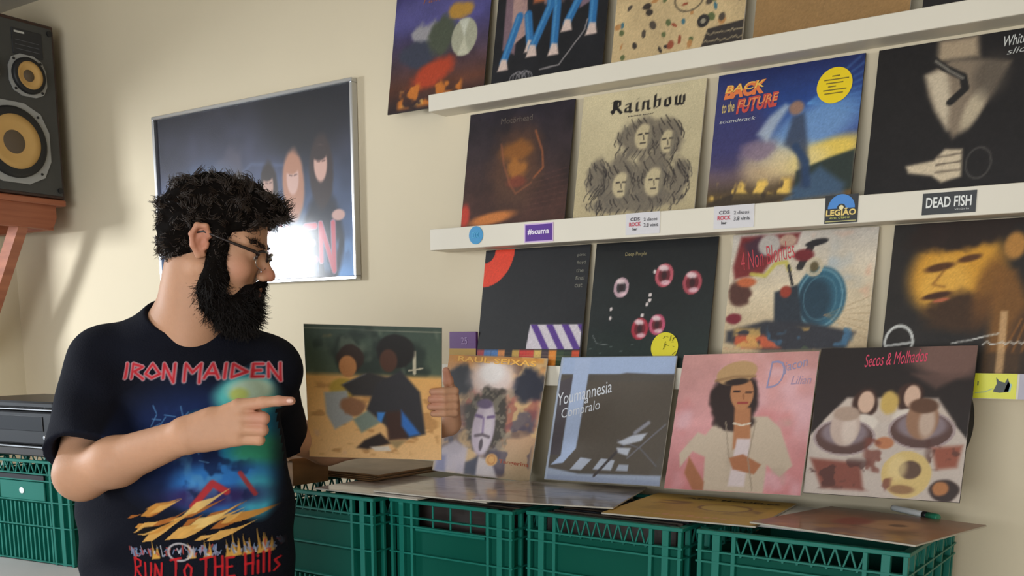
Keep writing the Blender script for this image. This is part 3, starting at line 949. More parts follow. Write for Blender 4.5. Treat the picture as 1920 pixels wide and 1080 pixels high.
a = Art((33, 30, 30)).noise(5, .12, 6)
a.poly([(.36, 1), (.58, 1), (.60, .86), (.36, .86)], (168, 148, 122), .06)
a.poly([(.30, .78), (.45, .86), (.62, .84), (.78, .80), (.70, .60), (.58, .40), (.50, .34), (.40, .50), (.33, .64)], (132, 116, 98), .05)
a.poly([(.30, .78), (.42, .82), (.46, .62), (.46, .40), (.38, .54)], (206, 190, 164), .06, .9).blob(.60, .52, .05, .14, (196, 180, 152), .8, rot=-20, a=.8)
a.line([(.34, .88), (.40, .82), (.52, .74), (.54, .66), (.46, .58)], (36, 33, 32), .045, soft=.012).line([(.35, .87), (.44, .79), (.52, .73)], (190, 182, 166), .014, .6, .01)
a.blob(.68, .72, .1, .14, (76, 68, 60), .9, a=.6)
a.poly([(.24, .18), (.40, .20), (.46, .27), (.56, .26), (.57, .08), (.46, .05), (.40, .10), (.26, .13)], (206, 188, 160), .03)
for k in range(3):
    a.line([(.42, .22 - .05 * k), (.56, .235 - .055 * k)], (96, 84, 72), .010)
a.ring(.66, .16, .07, .10, .005, (84, 80, 76), .7)
o = on_ledge(1, -.6306, 'black record sleeve with a pale neck and clasped hand, above the black sticker', a, lift=0.09, edge=M_card_dark)
say(o, 'Whitesnake', .73, .905, .24, .06, (205, 205, 200), shear=.3, rot=4)
say(o, 'slide', .75, .855, .14, .035, (180, 180, 176), shear=.3, rot=4)

# --- lower ledge
a = Art((30, 30, 32)).noise(3, .08, 9)
a.blob(0, 1, .29, .30, (220, 66, 40), .02).blob(0, 1, .10, .105, (30, 30, 34), .03)
a.poly([(.485, .195), (.99, .195), (.99, .39), (.505, .39)], (200, 190, 196), .008)
for k in range(4):
    x = .49 + k * .145
    a.poly([(x + .02, .39), (x + .085, .39), (x + .215, .195), (x + .150, .195)], (84, 50, 130), .008)
cs = [(172, 62, 66), (76, 120, 180), (76, 120, 180), (206, 130, 70), (40, 30, 30), (190, 150, 70), (196, 52, 44), (196, 60, 44), (206, 170, 90), (70, 52, 56), (216, 130, 44), (44, 62, 40), (36, 50, 36), (196, 70, 40)]
for k, c in enumerate(cs):
    w = .99 / len(cs)
    a.poly([(k * w, 0), (k * w + w, 0), (k * w + w, .185), (k * w, .185)], c, .010)
for k in range(4):
    a.line([(0, .17 - .03 * k), (1, .17 - .03 * k)], (190, 160, 110), .005, .35)
a.poly([(.99, 0), (1, 0), (1, .4), (.99, .4)], (30, 30, 32), .004)
o = on_ledge(2, -1.5965, 'black record sleeve with a red quarter disc and purple striped patch', a, edge=M_card_dark)
for k, t in enumerate(('pink', 'floyd', 'the', 'final', 'cut')):
    say(o, t, .89, .905 - k * .058, .05 + .012 * len(t) * .5, .03, (120, 116, 104))

a = Art((32, 38, 38)).grad([(0, (36, 50, 44)), (.4, (34, 40, 40)), (1, (24, 26, 28))]).noise(3, .15, 3)
for x, y, r, c in ((.25, .66, .065, (196, 160, 168)), (.60, .74, .075, (190, 92, 104)), (.83, .68, .075, (170, 78, 88)), (.44, .35, .07, (168, 52, 66)), (.58, .38, .065, (190, 84, 112))):
    a.blob(x, y, r, r * 1.15, (112, 40, 48) if c[1] < 120 else (60, 56, 60), .25, a=.9)
    a.ring(x, y, r * .82, r * .95, .012, c, .9)
    a.blob(x - .01, y + r * .7, r * .55, r * .3, (224, 200, 200), .8, rot=-10, a=.9).blob(x + .015, y - r * .7, r * .5, r * .25, (226, 190, 196), .8, a=.8)
    a.blob(x, y, r * .3, r * .45, (48, 30, 34), .8, a=.8)
for x, y in ((.18, .50), (.18, .43), (.50, .60), (.50, .56), (.48, .53), (.45, .45), (.52, .77)):
    a.blob(x, y, .012, .014, (214, 200, 196), .4)
a.line([(.04, .30), (.08, .24), (.18, .23)], (150, 152, 150), .006, .6)
for k in range(14):
    a.blob(.03 + .09 * ((k * 7) % 5), .02 + .018 * k, .012, .004, (120, 130, 126), .6, a=.5)
o = on_ledge(2, -1.268, 'greenish black record sleeve in plastic with pink soap bubbles', a, gloss=True, edge=M_card_dark)
say(o, 'Deep Purple', .26, .885, .18, .035, (136, 124, 84), bold=.01)
s_ = MB().lathe([(0, 0), (.034, 0), (.034, .0006), (0, .0006)], 40, Matrix.Translation((.66 * SL, -.0012, .215 * SL)) @ Matrix.Rotation(math.pi / 2, 4, 'X')).build('round_sticker', flat((214, 200, 34), .4), o)
r_ = random.Random(2)
for k in range(13):
    x, z = .66 + .15 * (r_.random() - .5), .215 + .16 * (r_.random() - .5)
    MB().bar((x * SL, -.0022, z * SL), ((x + .045 * (r_.random() - .2)) * SL, -.0022, (z + .06 * (r_.random() - .3)) * SL), .0005, .0022, up=(0, 1, 0)).build('scribble_mark', flat((60, 62, 36)), s_)

a = Art((204, 186, 158)).grad([(0, (190, 166, 130)), (.5, (214, 196, 166)), (1, (190, 182, 172))]).noise(4, .1, 5)
a.patch(4, .52, (164, 176, 184), .7, seed=4, soft=.2, box=(.5, .5, 1, 1)).patch(5, .55, (212, 160, 134), .6, seed=7, soft=.2, box=(.5, .4, 1, 1))
a.poly([(.06, .98), (.48, .99), (.46, .90), (.34, .84), (.24, .66), (.04, .62), (.02, .72)], (118, 44, 44), .04).poly([(.08, .92), (.2, .98), (.3, .88), (.16, .70)], (58, 42, 56), .06, .8)
a.blob(.27, .90, .08, .09, (176, 168, 160), .4).blob(.40, .93, .06, .05, (180, 150, 130), .4)
a.line([(.16, .66), (.26, .64), (.33, .74), (.40, .75), (.43, .68)], (190, 176, 84), .03, .95, .02)
a.blob(.09, .50, .09, .11, (84, 52, 44), .5, rough=.3, seed=3).blob(.13, .59, .07, .04, (186, 98, 60), .6)
a.blob(.66, .44, .175, .26, (52, 96, 116), .15).blob(.62, .42, .12, .19, (40, 62, 76), .6).ring(.66, .44, .15, .235, .006, (116, 156, 168), .7).ring(.66, .44, .11, .18, .004, (96, 136, 150), .5)
a.poly([(.34, .50), (.50, .56), (.56, .22), (.36, .20)], (46, 52, 60), .03).blob(.42, .50, .04, .05, (150, 60, 44), .5)
a.line([(.42, .72), (.46, .56)], (54, 50, 50), .02).line([(.50, .70), (.56, .86)], (50, 46, 46), .05).blob(.60, .90, .08, .028, (40, 38, 40), .3, rot=14).blob(.52, .80, .07, .05, (112, 40, 44), .5)
a.ring(.60, .70, .048, .065, .012, (190, 176, 150), .9).blob(.60, .70, .03, .045, (96, 84, 58), .6)
a.poly([(.02, .17), (.30, .26), (.60, .24), (.92, .16), (.86, .02), (.3, .0), (.02, .08)], (52, 52, 58), .05).patch(8, .5, (70, 110, 140), .9, seed=5, box=(.3, .02, .92, .24))
a.patch(7, .5, (196, 92, 60), .95, seed=9, box=(.0, .0, .45, .16)).patch(9, .56, (206, 164, 92), .8, seed=2, box=(.05, .0, .7, .22)).patch(10, .58, (90, 110, 70), .7, seed=12, box=(.2, .0, .8, .16))
a.blob(.06, .28, .05, .04, (120, 40, 50), .5, rough=.4)
for k in range(6):
    a.line([(.70, .30), (1.0, .10 + .07 * k)], (150, 122, 90), .006, .5)
o = on_ledge(2, -.921, 'cream record sleeve with a blue-black round boiler shape and red clouds', a, lift=0.19)
say(o, '4 Non Blondes', .09, .745, .38, .13, (190, 60, 70), rot=12, bold=-.008, shear=.1)

a = Art((38, 33, 30)).noise(5, .15, 8)
a.blob(.40, .62, .27, .33, (204, 146, 50), .5, rot=-16).blob(.34, .52, .15, .2, (226, 172, 76), .8, a=.7)
a.blob(.42, .93, .34, .14, (40, 28, 22), .5, rough=.25, seed=3, rot=10).blob(.28, .90, .06, .1, (44, 30, 24), .5, rough=.4, seed=6)
a.blob(.44, .31, .20, .15, (64, 42, 24), .7, rough=.3, seed=8).blob(.60, .48, .08, .24, (110, 70, 30), .9, rot=-8, a=.8)
a.blob(.30, .66, .09, .03, (84, 50, 24), .7, rot=14).blob(.47, .72, .07, .025, (90, 54, 26), .7, rot=16).blob(.30, .445, .09, .025, (70, 40, 24), .6, rot=14).blob(.33, .41, .05, .014, (176, 96, 66), .6, rot=14)
a.line([(.33, .64), (.27, .53), (.34, .51)], (130, 84, 34), .016, .7, .02)
a.poly([(.62, .66), (.74, .62), (.86, .30), (.80, .0), (.62, .0)], (128, 84, 36), .08, .9).blob(.72, .80, .06, .10, (176, 124, 60), .6)
a.poly([(.84, .40), (1, .3), (1, 0), (.72, 0), (.76, .22)], (70, 48, 30), .08, .9)
for k in range(5):
    a.line([(.80 + .03 * k, .26), (.72 + .05 * k, .02)], (176, 112, 44), .010, .6, .015)
a.poly([(.68, .32), (.72, .32), (.73, -.02), (.685, -.02)], (196, 156, 110), .02, .9)
a.line([(.42, .08), (.55, .115), (.68, .155)], (206, 204, 198), .010).squiggle(.60, .075, .3, .035, (200, 198, 192), .008, 6, 14)
a.ring(.10, .09, .085, .125, .008, (205, 205, 200), .95).line([(.03, .06), (.17, .085)], (200, 200, 196), .018, .9)
on_ledge(2, -.578, 'dark record sleeve with a bearded face in amber light, above the yellow sticker', a, lift=0.18, edge=M_card_dark)

# --- standing on the crates, leaning on the lower ledge
ST = 'record sleeves standing on the crates'
cd = empty('disc_case', (-1.688, -.052, ROW_Z[2] + .0005))
MB().box((0, 0, 0), (.088, .010, .104), .001).build('case', flat((96, 46, 120), .35), cd)
MB().box((.0, -.0006, .040), (.088, 0, .061)).build('lower_band', flat((190, 150, 60)), cd)
lettering(cd, '25', .040, .072, .02, .018, (170, 140, 190), y=-.0008)
tag(cd, 'small purple disc case on the lowest ledge beside the black sleeve', 'disc case')
a = Art((190, 150, 112)).grad([(0, (172, 150, 120)), (.35, (188, 150, 116)), (.6, (176, 128, 104)), (.8, (196, 150, 120)), (1, (206, 140, 60))])
a.patch(4.5, .50, (96, 76, 70), .75, seed=2, soft=.15, su=.8, sv=1.6).patch(6, .54, (208, 172, 120), .8, seed=5, soft=.15).patch(7, .58, (66, 62, 84), .7, seed=8, box=(.0, .0, 1, .6)).patch(6, .56, (150, 72, 66), .6, seed=14, box=(.1, .35, 1, .75))
a.blob(.15, .78, .15, .13, (34, 36, 46), .5, rough=.3, seed=3).blob(.86, .77, .15, .13, (38, 40, 54), .5, rough=.3, seed=5)
a.blob(.48, .82, .22, .16, (226, 206, 198), .8, rough=.1).blob(.48, .86, .12, .09, (240, 232, 228), .8)
a.blob(.50, .47, .22, .26, (62, 54, 46), .3, rough=.35, seed=6).patch(14, .52, (150, 140, 120), .6, seed=9, box=(.24, .2, .78, .76))
a.blob(.47, .40, .115, .23, (188, 172, 186), .25).blob(.50, .38, .06, .18, (214, 204, 206), .8, a=.6).blob(.45, .60, .08, .04, (96, 78, 110), .6)
a.line([(.38, .50), (.44, .49)], (88, 62, 112), .025, .8, .02).line([(.50, .49), (.56, .50)], (88, 62, 112), .025, .8, .02).line([(.46, .48), (.47, .36)], (128, 104, 150), .02, .8, .02)
a.line([(.40, .33), (.47, .345), (.54, .33)], (80, 66, 74), .025, .8, .02).blob(.47, .26, .02, .05, (84, 72, 80), .6)
a.poly([(.02, .18), (.20, .28), (.34, .22), (.34, .0), (.02, .0)], (186, 176, 188), .05, .9).poly([(.04, .14), (.12, .14), (.14, .0), (.02, .0)], (110, 112, 150), .05, .8).poly([(.46, .16), (.60, .14), (.68, .0), (.44, .0)], (196, 186, 186), .04, .9)
a.poly([(.34, .10), (.46, .16), (.46, 0), (.34, 0)], (56, 60, 78), .04, .9).blob(.60, .145, .06, .05, (206, 156, 92), .4).ring(.60, .145, .035, .035, .006, (176, 120, 70), .8)
a.poly([(.06, .945), (.97, .955), (.97, 1), (.06, 1)], (206, 140, 60), .03, .8)
o = sleeve('record sleeve with a long pale face, dark curls and orange title, by the left hand', a, (-1.6735, -.1472, 1.1720), (.0062, -.2278, .0217), size=.306, gloss=True, group=ST)
say(o, 'RAUL SEIXAS', .10, .925, .78, .045, (236, 176, 70), bold=.02, rot=-1.5)
say(o, 'Tangerina', .66, .115, .29, .04, (150, 72, 44), bold=.02, rot=-1.5)

a = Art((86, 80, 74)).noise(3, .08, 3)
a.poly([(0, .86), (1, .86), (1, 1), (0, 1)], (160, 176, 206), .01).poly([(.28, .80), (.40, .83), (.60, .87), (.80, .86), (1, .82), (1, .7), (.28, .7)], (86, 80, 74), .02)
a.poly([(0, 0), (1, 0), (1, .08), (.30, .06), (0, .10)], (156, 166, 186), .02).poly([(0, .04), (1, .04), (1, .0), (0, .0)], (146, 156, 180), .02)
a.poly([(.12, .20), (.13, .99), (.27, .99), (.25, .26), (.15, .14), (.04, .12)], (166, 180, 208), .012)
a.poly([(.015, .20), (.11, .20), (.13, .84), (.02, .80)], (80, 74, 78), .012).poly([(0, .0), (.02, 0), (.02, 1), (0, 1)], (168, 178, 196), .01)
a.poly([(.28, .80), (.25, .26), (.12, .10), (.30, .08), (.9, .08), (1, .3), (1, .80)], (88, 80, 72), .015)
a.poly([(.22, .09), (.30, .19), (.40, .18), (.32, .09)], (170, 176, 190), .01).poly([(.42, .10), (.48, .19), (.60, .18), (.58, .10)], (172, 178, 192), .01).poly([(.62, .10), (.64, .15), (.72, .15), (.72, .10)], (160, 166, 180), .01)
a.line([(.44, .05), (.60, .24), (.82, .48)], (70, 64, 66), .022).line([(.98, .47), (.70, .20)], (112, 110, 116), .012).line([(.60, .34), (.80, .28), (.95, .15)], (104, 102, 108), .010)
a.poly([(.60, .32), (.72, .38), (.84, .40), (.80, .34), (.66, .30)], (186, 190, 202), .02).poly([(.60, .28), (.72, .28), (.70, .22), (.62, .24)], (184, 188, 200), .02).line([(.74, .40), (.84, .48)], (150, 150, 160), .03, .9, .02)
o = sleeve('blue-grey and brown record sleeve with a deck chair and handwritten white title', a, (-1.3096, -.1706, 1.1800), (.0375, -.298, -.0200), size=.300, gloss=True, group=ST)
lettering(o, 'Youmannesia', .04, .60, .47, .10, (206, 208, 214), rot=14, shear=.25, S=.30)
lettering(o, 'a', .27, .62, .035, .04, (206, 208, 214), rot=14, shear=.25, S=.30)
lettering(o, 'Compralo', .09, .475, .34, .10, (206, 208, 214), rot=14, shear=.25, S=.30)

a = Art((206, 150, 148)).grad([(0, (190, 120, 122)), (.5, (210, 152, 152)), (1, (202, 148, 142))]).noise(5, .1, 6).patch(4, .55, (218, 176, 184), .6, seed=3, soft=.25).patch(4, .58, (196, 118, 116), .5, seed=9, soft=.25)
sk, dk, bg_ = (172, 116, 80), (52, 40, 38), (190, 172, 152)
a.poly([(.26, .40), (.36, .54), (.70, .54), (.80, .46), (.92, .20), (.84, .12), (.74, .20), (.74, .0), (.30, .0), (.28, .24), (.18, .28), (.10, .16), (.08, .26), (.20, .42)], bg_, .02).patch(6, .55, (172, 154, 136), .5, seed=4, soft=.2, box=(.1, 0, .9, .55))
a.blob(.44, .66, .18, .20, dk, .25, rough=.16, seed=4).blob(.46, .50, .16, .07, dk, .3, rough=.3, seed=7)
a.poly([(.45, .62), (.57, .60), (.60, .36), (.48, .30)], sk, .02).blob(.49, .71, .085, .125, (178, 122, 84), .15, rot=10).poly([(.50, .38), (.60, .38), (.60, .04), (.48, .04)], (206, 190, 190), .02).line([(.46, .49), (.52, .475), (.58, .49)], (214, 200, 180), .012)
a.blob(.43, .855, .15, .085, (182, 146, 104), .12, rot=12).line([(.28, .80), (.42, .83), (.57, .83)], (150, 116, 82), .02, .9, .01).blob(.44, .79, .09, .025, dk, .5, rot=6)
a.line([(.43, .72), (.47, .72)], (60, 40, 36), .014).line([(.52, .715), (.56, .715)], (60, 40, 36), .014).line([(.47, .635), (.54, .64)], (150, 66, 60), .016).line([(.50, .70), (.51, .665)], (140, 90, 62), .010)
a.poly([(.46, .24), (.56, .27), (.70, .20), (.66, .13), (.50, .16)], (166, 108, 76), .015).poly([(.16, .24), (.30, .06), (.30, .0), (.22, .0), (.14, .12)], (160, 104, 74), .02)
a.line([(.62, .50), (.60, .24), (.66, .02)], (150, 134, 116), .010, .8).line([(.40, .50), (.46, .24)], (150, 134, 116), .010, .8)
o = sleeve('pink record sleeve with a woman in a beige cap and jacket', a, (-.9896, -.1788, 1.1856), (-.012, -.3353, -.0374), size=.306, group=ST)
lettering(o, 'D', .66, .74, .13, .19, (146, 140, 172), bold=-.02, shear=.3, rot=6, S=.306)
lettering(o, 'jacon', .775, .835, .17, .085, (146, 140, 172), shear=.3, rot=14, S=.306)
lettering(o, 'Lilian', .83, .765, .14, .06, (164, 140, 164), shear=.3, rot=2, S=.306)

a = Art((34, 28, 28)).grad([(0, (196, 182, 172)), (.55, (196, 182, 172)), (.6, (40, 32, 32)), (1, (38, 32, 32))])
a.poly([(0, .40), (.24, .70), (0, .80)], (38, 30, 30), .02).poly([(1, .40), (.74, .70), (1, .90)], (38, 30, 30), .02).poly([(0, .42), (.26, .70), (.74, .70), (1, .44), (1, .75), (0, .75)], (40, 32, 32), .015).poly([(.22, .66), (.80, .66), (.92, .50), (.08, .50)], (196, 180, 168), .03)
a.blob(.84, .93, .24, .13, (112, 84, 76), .7, rough=.2, seed=4).poly([(.62, .82), (.78, .72), (.96, .82)], (108, 80, 72), .05, .7)
for x, y, w, h in ((.34, .62, .09, .10), (.63, .66, .085, .10)):
    a.blob(x, y, w, h, (66, 44, 38), .3, rough=.15, seed=int(x * 30)).blob(x + .01, y + .01, w * .6, h * .75, (206, 172, 150), .3)
    a.blob(x, y - .13, .10, .06, (214, 202, 190), .3)
a.blob(.50, .63, .06, .075, (196, 164, 92), .5, rough=.2)
for x, y, c in ((.23, .44, (190, 168, 156)), (.72, .50, (150, 112, 88))):
    a.blob(x, y - .05, .20, .12, (92, 66, 62), .12).ring(x, y - .05, .20, .12, .010, (168, 150, 150), .9).blob(x, y - .02, .155, .085, (134, 118, 124), .4)
    a.blob(x, y + .02, .10, .13, c, .2).blob(x + .03, y + .0, .05, .1, (220, 204, 192), .7, a=.6).blob(x, y + .11, .09, .05, (170, 146, 130) if x < .5 else (96, 66, 50), .4)
a.poly([(.02, .24), (.36, .22), (.40, .04), (.12, .04)], (134, 76, 64), .04).patch(13, .5, (72, 44, 42), .7, seed=5, box=(.0, .02, .45, .27)).poly([(.80, .34), (.98, .36), (.96, .22), (.84, .20)], (150, 84, 66), .04).patch(13, .5, (84, 52, 46), .7, seed=8, box=(.74, .18, 1, .42))
a.blob(.66, .16, .155, .15, (212, 184, 120), .1, rough=.06).blob(.68, .19, .07, .06, (98, 74, 60), .25).blob(.64, .06, .08, .03, (150, 112, 76), .6).blob(.60, .20, .06, .08, (226, 202, 146), .8, a=.7)
a.blob(.90, .07, .09, .07, (54, 38, 36), .3, rough=.2).blob(.88, .08, .05, .045, (176, 116, 70), .4, rough=.3).blob(.50, .36, .06, .04, (184, 120, 84), .4).patch(9, .6, (120, 66, 56), .8, seed=3, box=(.35, .02, .6, .5))
o = sleeve('black-topped record sleeve picturing plates of food, its disc peeking out', a, (-.6844, -.1645, 1.2010), (-.0356, -.2719, -.0266), size=.300, gloss=True, group=ST, edge=M_card_dark)
lettering(o, 'Secos & Molhados', .31, .865, .40, .085, (206, 62, 92), shear=.35, rot=5, S=.30)
MB().lathe([(0, 0), (.148, 0), (.148, .0012), (0, .0012)], 72, Matrix.Translation((.160, .0030, .150)) @ Matrix.Rotation(math.pi / 2, 4, 'X')).build('vinyl_disc', M_vinyl, o, True)

# --- lying flat on the crates
FT = 'record sleeves lying flat on the crates'
def lying(label, art, cx, cy, z, yaw, size=SL, tilt=0., **k):
    c, s = math.cos(yaw), math.sin(yaw)
    h = size / 2
    return sleeve(label, art, (cx - h * c + h * s, cy - h * s - h * c, z), (yaw, -math.pi / 2 + tilt, 0), size=size, group=FT, **k)
def pale(seed, warm):
    a = Art((176, 168, 164)).noise(3, .16, seed)
    return a.patch(3, .5, (200, 196, 206), .7, seed=seed + 1, soft=.3, su=.6, sv=2).patch(4, .52, warm, .7, seed=seed + 2, soft=.2, sv=2.2).patch(7, .58, (96, 86, 84), .5, seed=seed + 3, sv=3)
zf = CZ + .3135
lying('pale grey-brown record sleeve lying flat beside the man, under the held record', pale(3, (168, 148, 134)), -1.588, -.345, zf + .004, .03, gloss=M_wrap)
lying('grey-pink record sleeve lying flat on the crate with the hand slot', pale(7, (160, 132, 124)), -1.425, -.315, zf + .0085, .04, gloss=M_wrap)
lying('bluish grey record sleeve lying flat below the deck chair sleeve', pale(12, (140, 136, 146)), -1.185, -.285, zf + .013, .26, gloss=M_wrap)
a = Art((196, 160, 84)).noise(3, .1, 3)
a.poly([(.12, .30), (.30, .72), (.92, .72), (.90, .30)], (182, 148, 80), .04).patch(4, .5, (122, 92, 72), .75, seed=4, soft=.2, sv=2.5, box=(.12, .3, .92, .74)).blob(.64, .52, .17, .13, (196, 166, 92), .5).ring(.64, .55, .17, .14, .012, (120, 88, 76), .7)
for k in range(14):
    a.blob(.10 + k * .055, .13 + .01 * (k % 3), .02, .03, (206, 158, 112), .5, rough=.4, seed=k)
o = lying('yellow record sleeve lying flat in front of the pink sleeve', a, -.860, -.262, zf + .0075, .10)
for t, x, w in (('APS', .24, .24), ('MODELES', .52, .40)):
    say(o, t, x, .83, w, .06, (74, 58, 36), bold=.03)
a = Art((160, 108, 82)).grad([(0, (150, 104, 62)), (.5, (164, 110, 84)), (1, (128, 78, 66))]).noise(4, .15, 6)
a.patch(4, .5, (112, 66, 56), .7, seed=3, soft=.2, su=1.6, sv=.8).blob(.62, .55, .16, .2, (194, 140, 104), .7, rough=.2).blob(.40, .50, .10, .16, (150, 62, 52), .7, rough=.2).blob(.66, .55, .05, .05, (120, 80, 66), .6).patch(5, .54, (186, 136, 70), .7, seed=6, soft=.2, box=(0, 0, 1, .45)).line([(.1, .1), (.4, .36), (.9, .3)], (112, 76, 48), .02, .6, .03)
lying('orange-brown glossy record sleeve lying flat across the end crate', a, -.520, -.275, zf + .0155, -.17, gloss=True, tilt=-.02)
_e = [(118, 96, 74), (150, 138, 120), (92, 76, 62), (136, 118, 98)]
for k in range(4):
    lying(('lowest', 'second lowest', 'second highest', 'topmost')[k] + ' sleeve of the small brownish stack lying flat behind the held record', Art(_e[k]).noise(4, .2, k), -1.850 + .006 * (k % 2), -.190, zf + .0085 + k * .0042, .02 * (k - 1.5), edge=M_cardboard)

# --- held by the man
a = Art((206, 156, 96)).grad([(0, (244, 196, 138)), (.4, (246, 190, 120)), (.62, (238, 182, 108)), (.66, (84, 98, 80)), (1, (66, 80, 70))])
a.patch(5, .5, (42, 52, 46), .85, seed=3, soft=.15, box=(0, .62, 1, 1.02), sv=.8).patch(6, .58, (112, 122, 104), .6, seed=8, soft=.15, box=(0, .62, 1, 1)).patch(8, .55, (196, 150, 84), .8, seed=11, box=(.0, .90, .32, 1.02)).patch(8, .60, (186, 140, 90), .8, seed=15, box=(.45, .92, .62, 1.02))
a.line([(0, .975), (1, .965)], (150, 150, 130), .006, .7).line([(.80, .66), (.80, .82)], (206, 196, 170), .02).line([(.76, .68), (.86, .70)], (196, 186, 160), .012)
a.patch(9, .55, (182, 128, 74), .6, seed=6, soft=.15, sv=2, box=(0, 0, 1, .6)).patch(5, .6, (226, 180, 150), .5, seed=4, box=(0, .0, .5, .4))
a.blob(.33, .76, .10, .10, (58, 42, 34), .2, rough=.15).blob(.31, .70, .065, .08, (196, 132, 80), .25).blob(.27, .53, .10, .08, (192, 160, 66), .4).poly([(.13, .50), (.30, .52), (.34, .30), (.20, .22), (.14, .34)], (166, 168, 168), .03).blob(.34, .40, .09, .08, (150, 104, 72), .4, rough=.3)
a.poly([(.34, .30), (.46, .38), (.54, .28), (.40, .20)], (132, 146, 134), .03).line([(.28, .56), (.44, .64)], (176, 174, 170), .02).poly([(.26, .56), (.46, .66), (.62, .62), (.60, .48), (.34, .48)], (58, 54, 54), .03)
a.blob(.66, .82, .14, .12, (34, 30, 28), .2, rough=.1).blob(.61, .75, .065, .085, (86, 54, 40), .3).poly([(.70, .68), (.84, .52), (.88, .20), (.74, .16), (.60, .24), (.44, .38), (.52, .58)], (56, 54, 58), .03)
a.poly([(.58, .36), (.72, .38), (.74, .16), (.60, .14)], (70, 46, 38), .04).poly([(.70, .38), (.84, .20), (.76, .18), (.70, .26)], (58, 118, 200), .03).poly([(.52, .36), (.58, .36), (.55, .28), (.52, .30)], (70, 140, 220), .02).poly([(.54, .20), (.42, .14), (.36, .08), (.44, .07), (.62, .12)], (48, 36, 32), .03).poly([(.46, .09), (.60, .10), (.62, .06), (.50, .06)], (226, 214, 200), .02).poly([(.60, .14), (.74, .15), (.66, .08)], (164, 138, 96), .03)
held = sleeve('record sleeve with two figures sitting on orange sand, held up by the man', a, (-1.766, -.490, 1.233), (.6095, .186, .0261), size=.314, gloss=False, group='record sleeve in the hand')

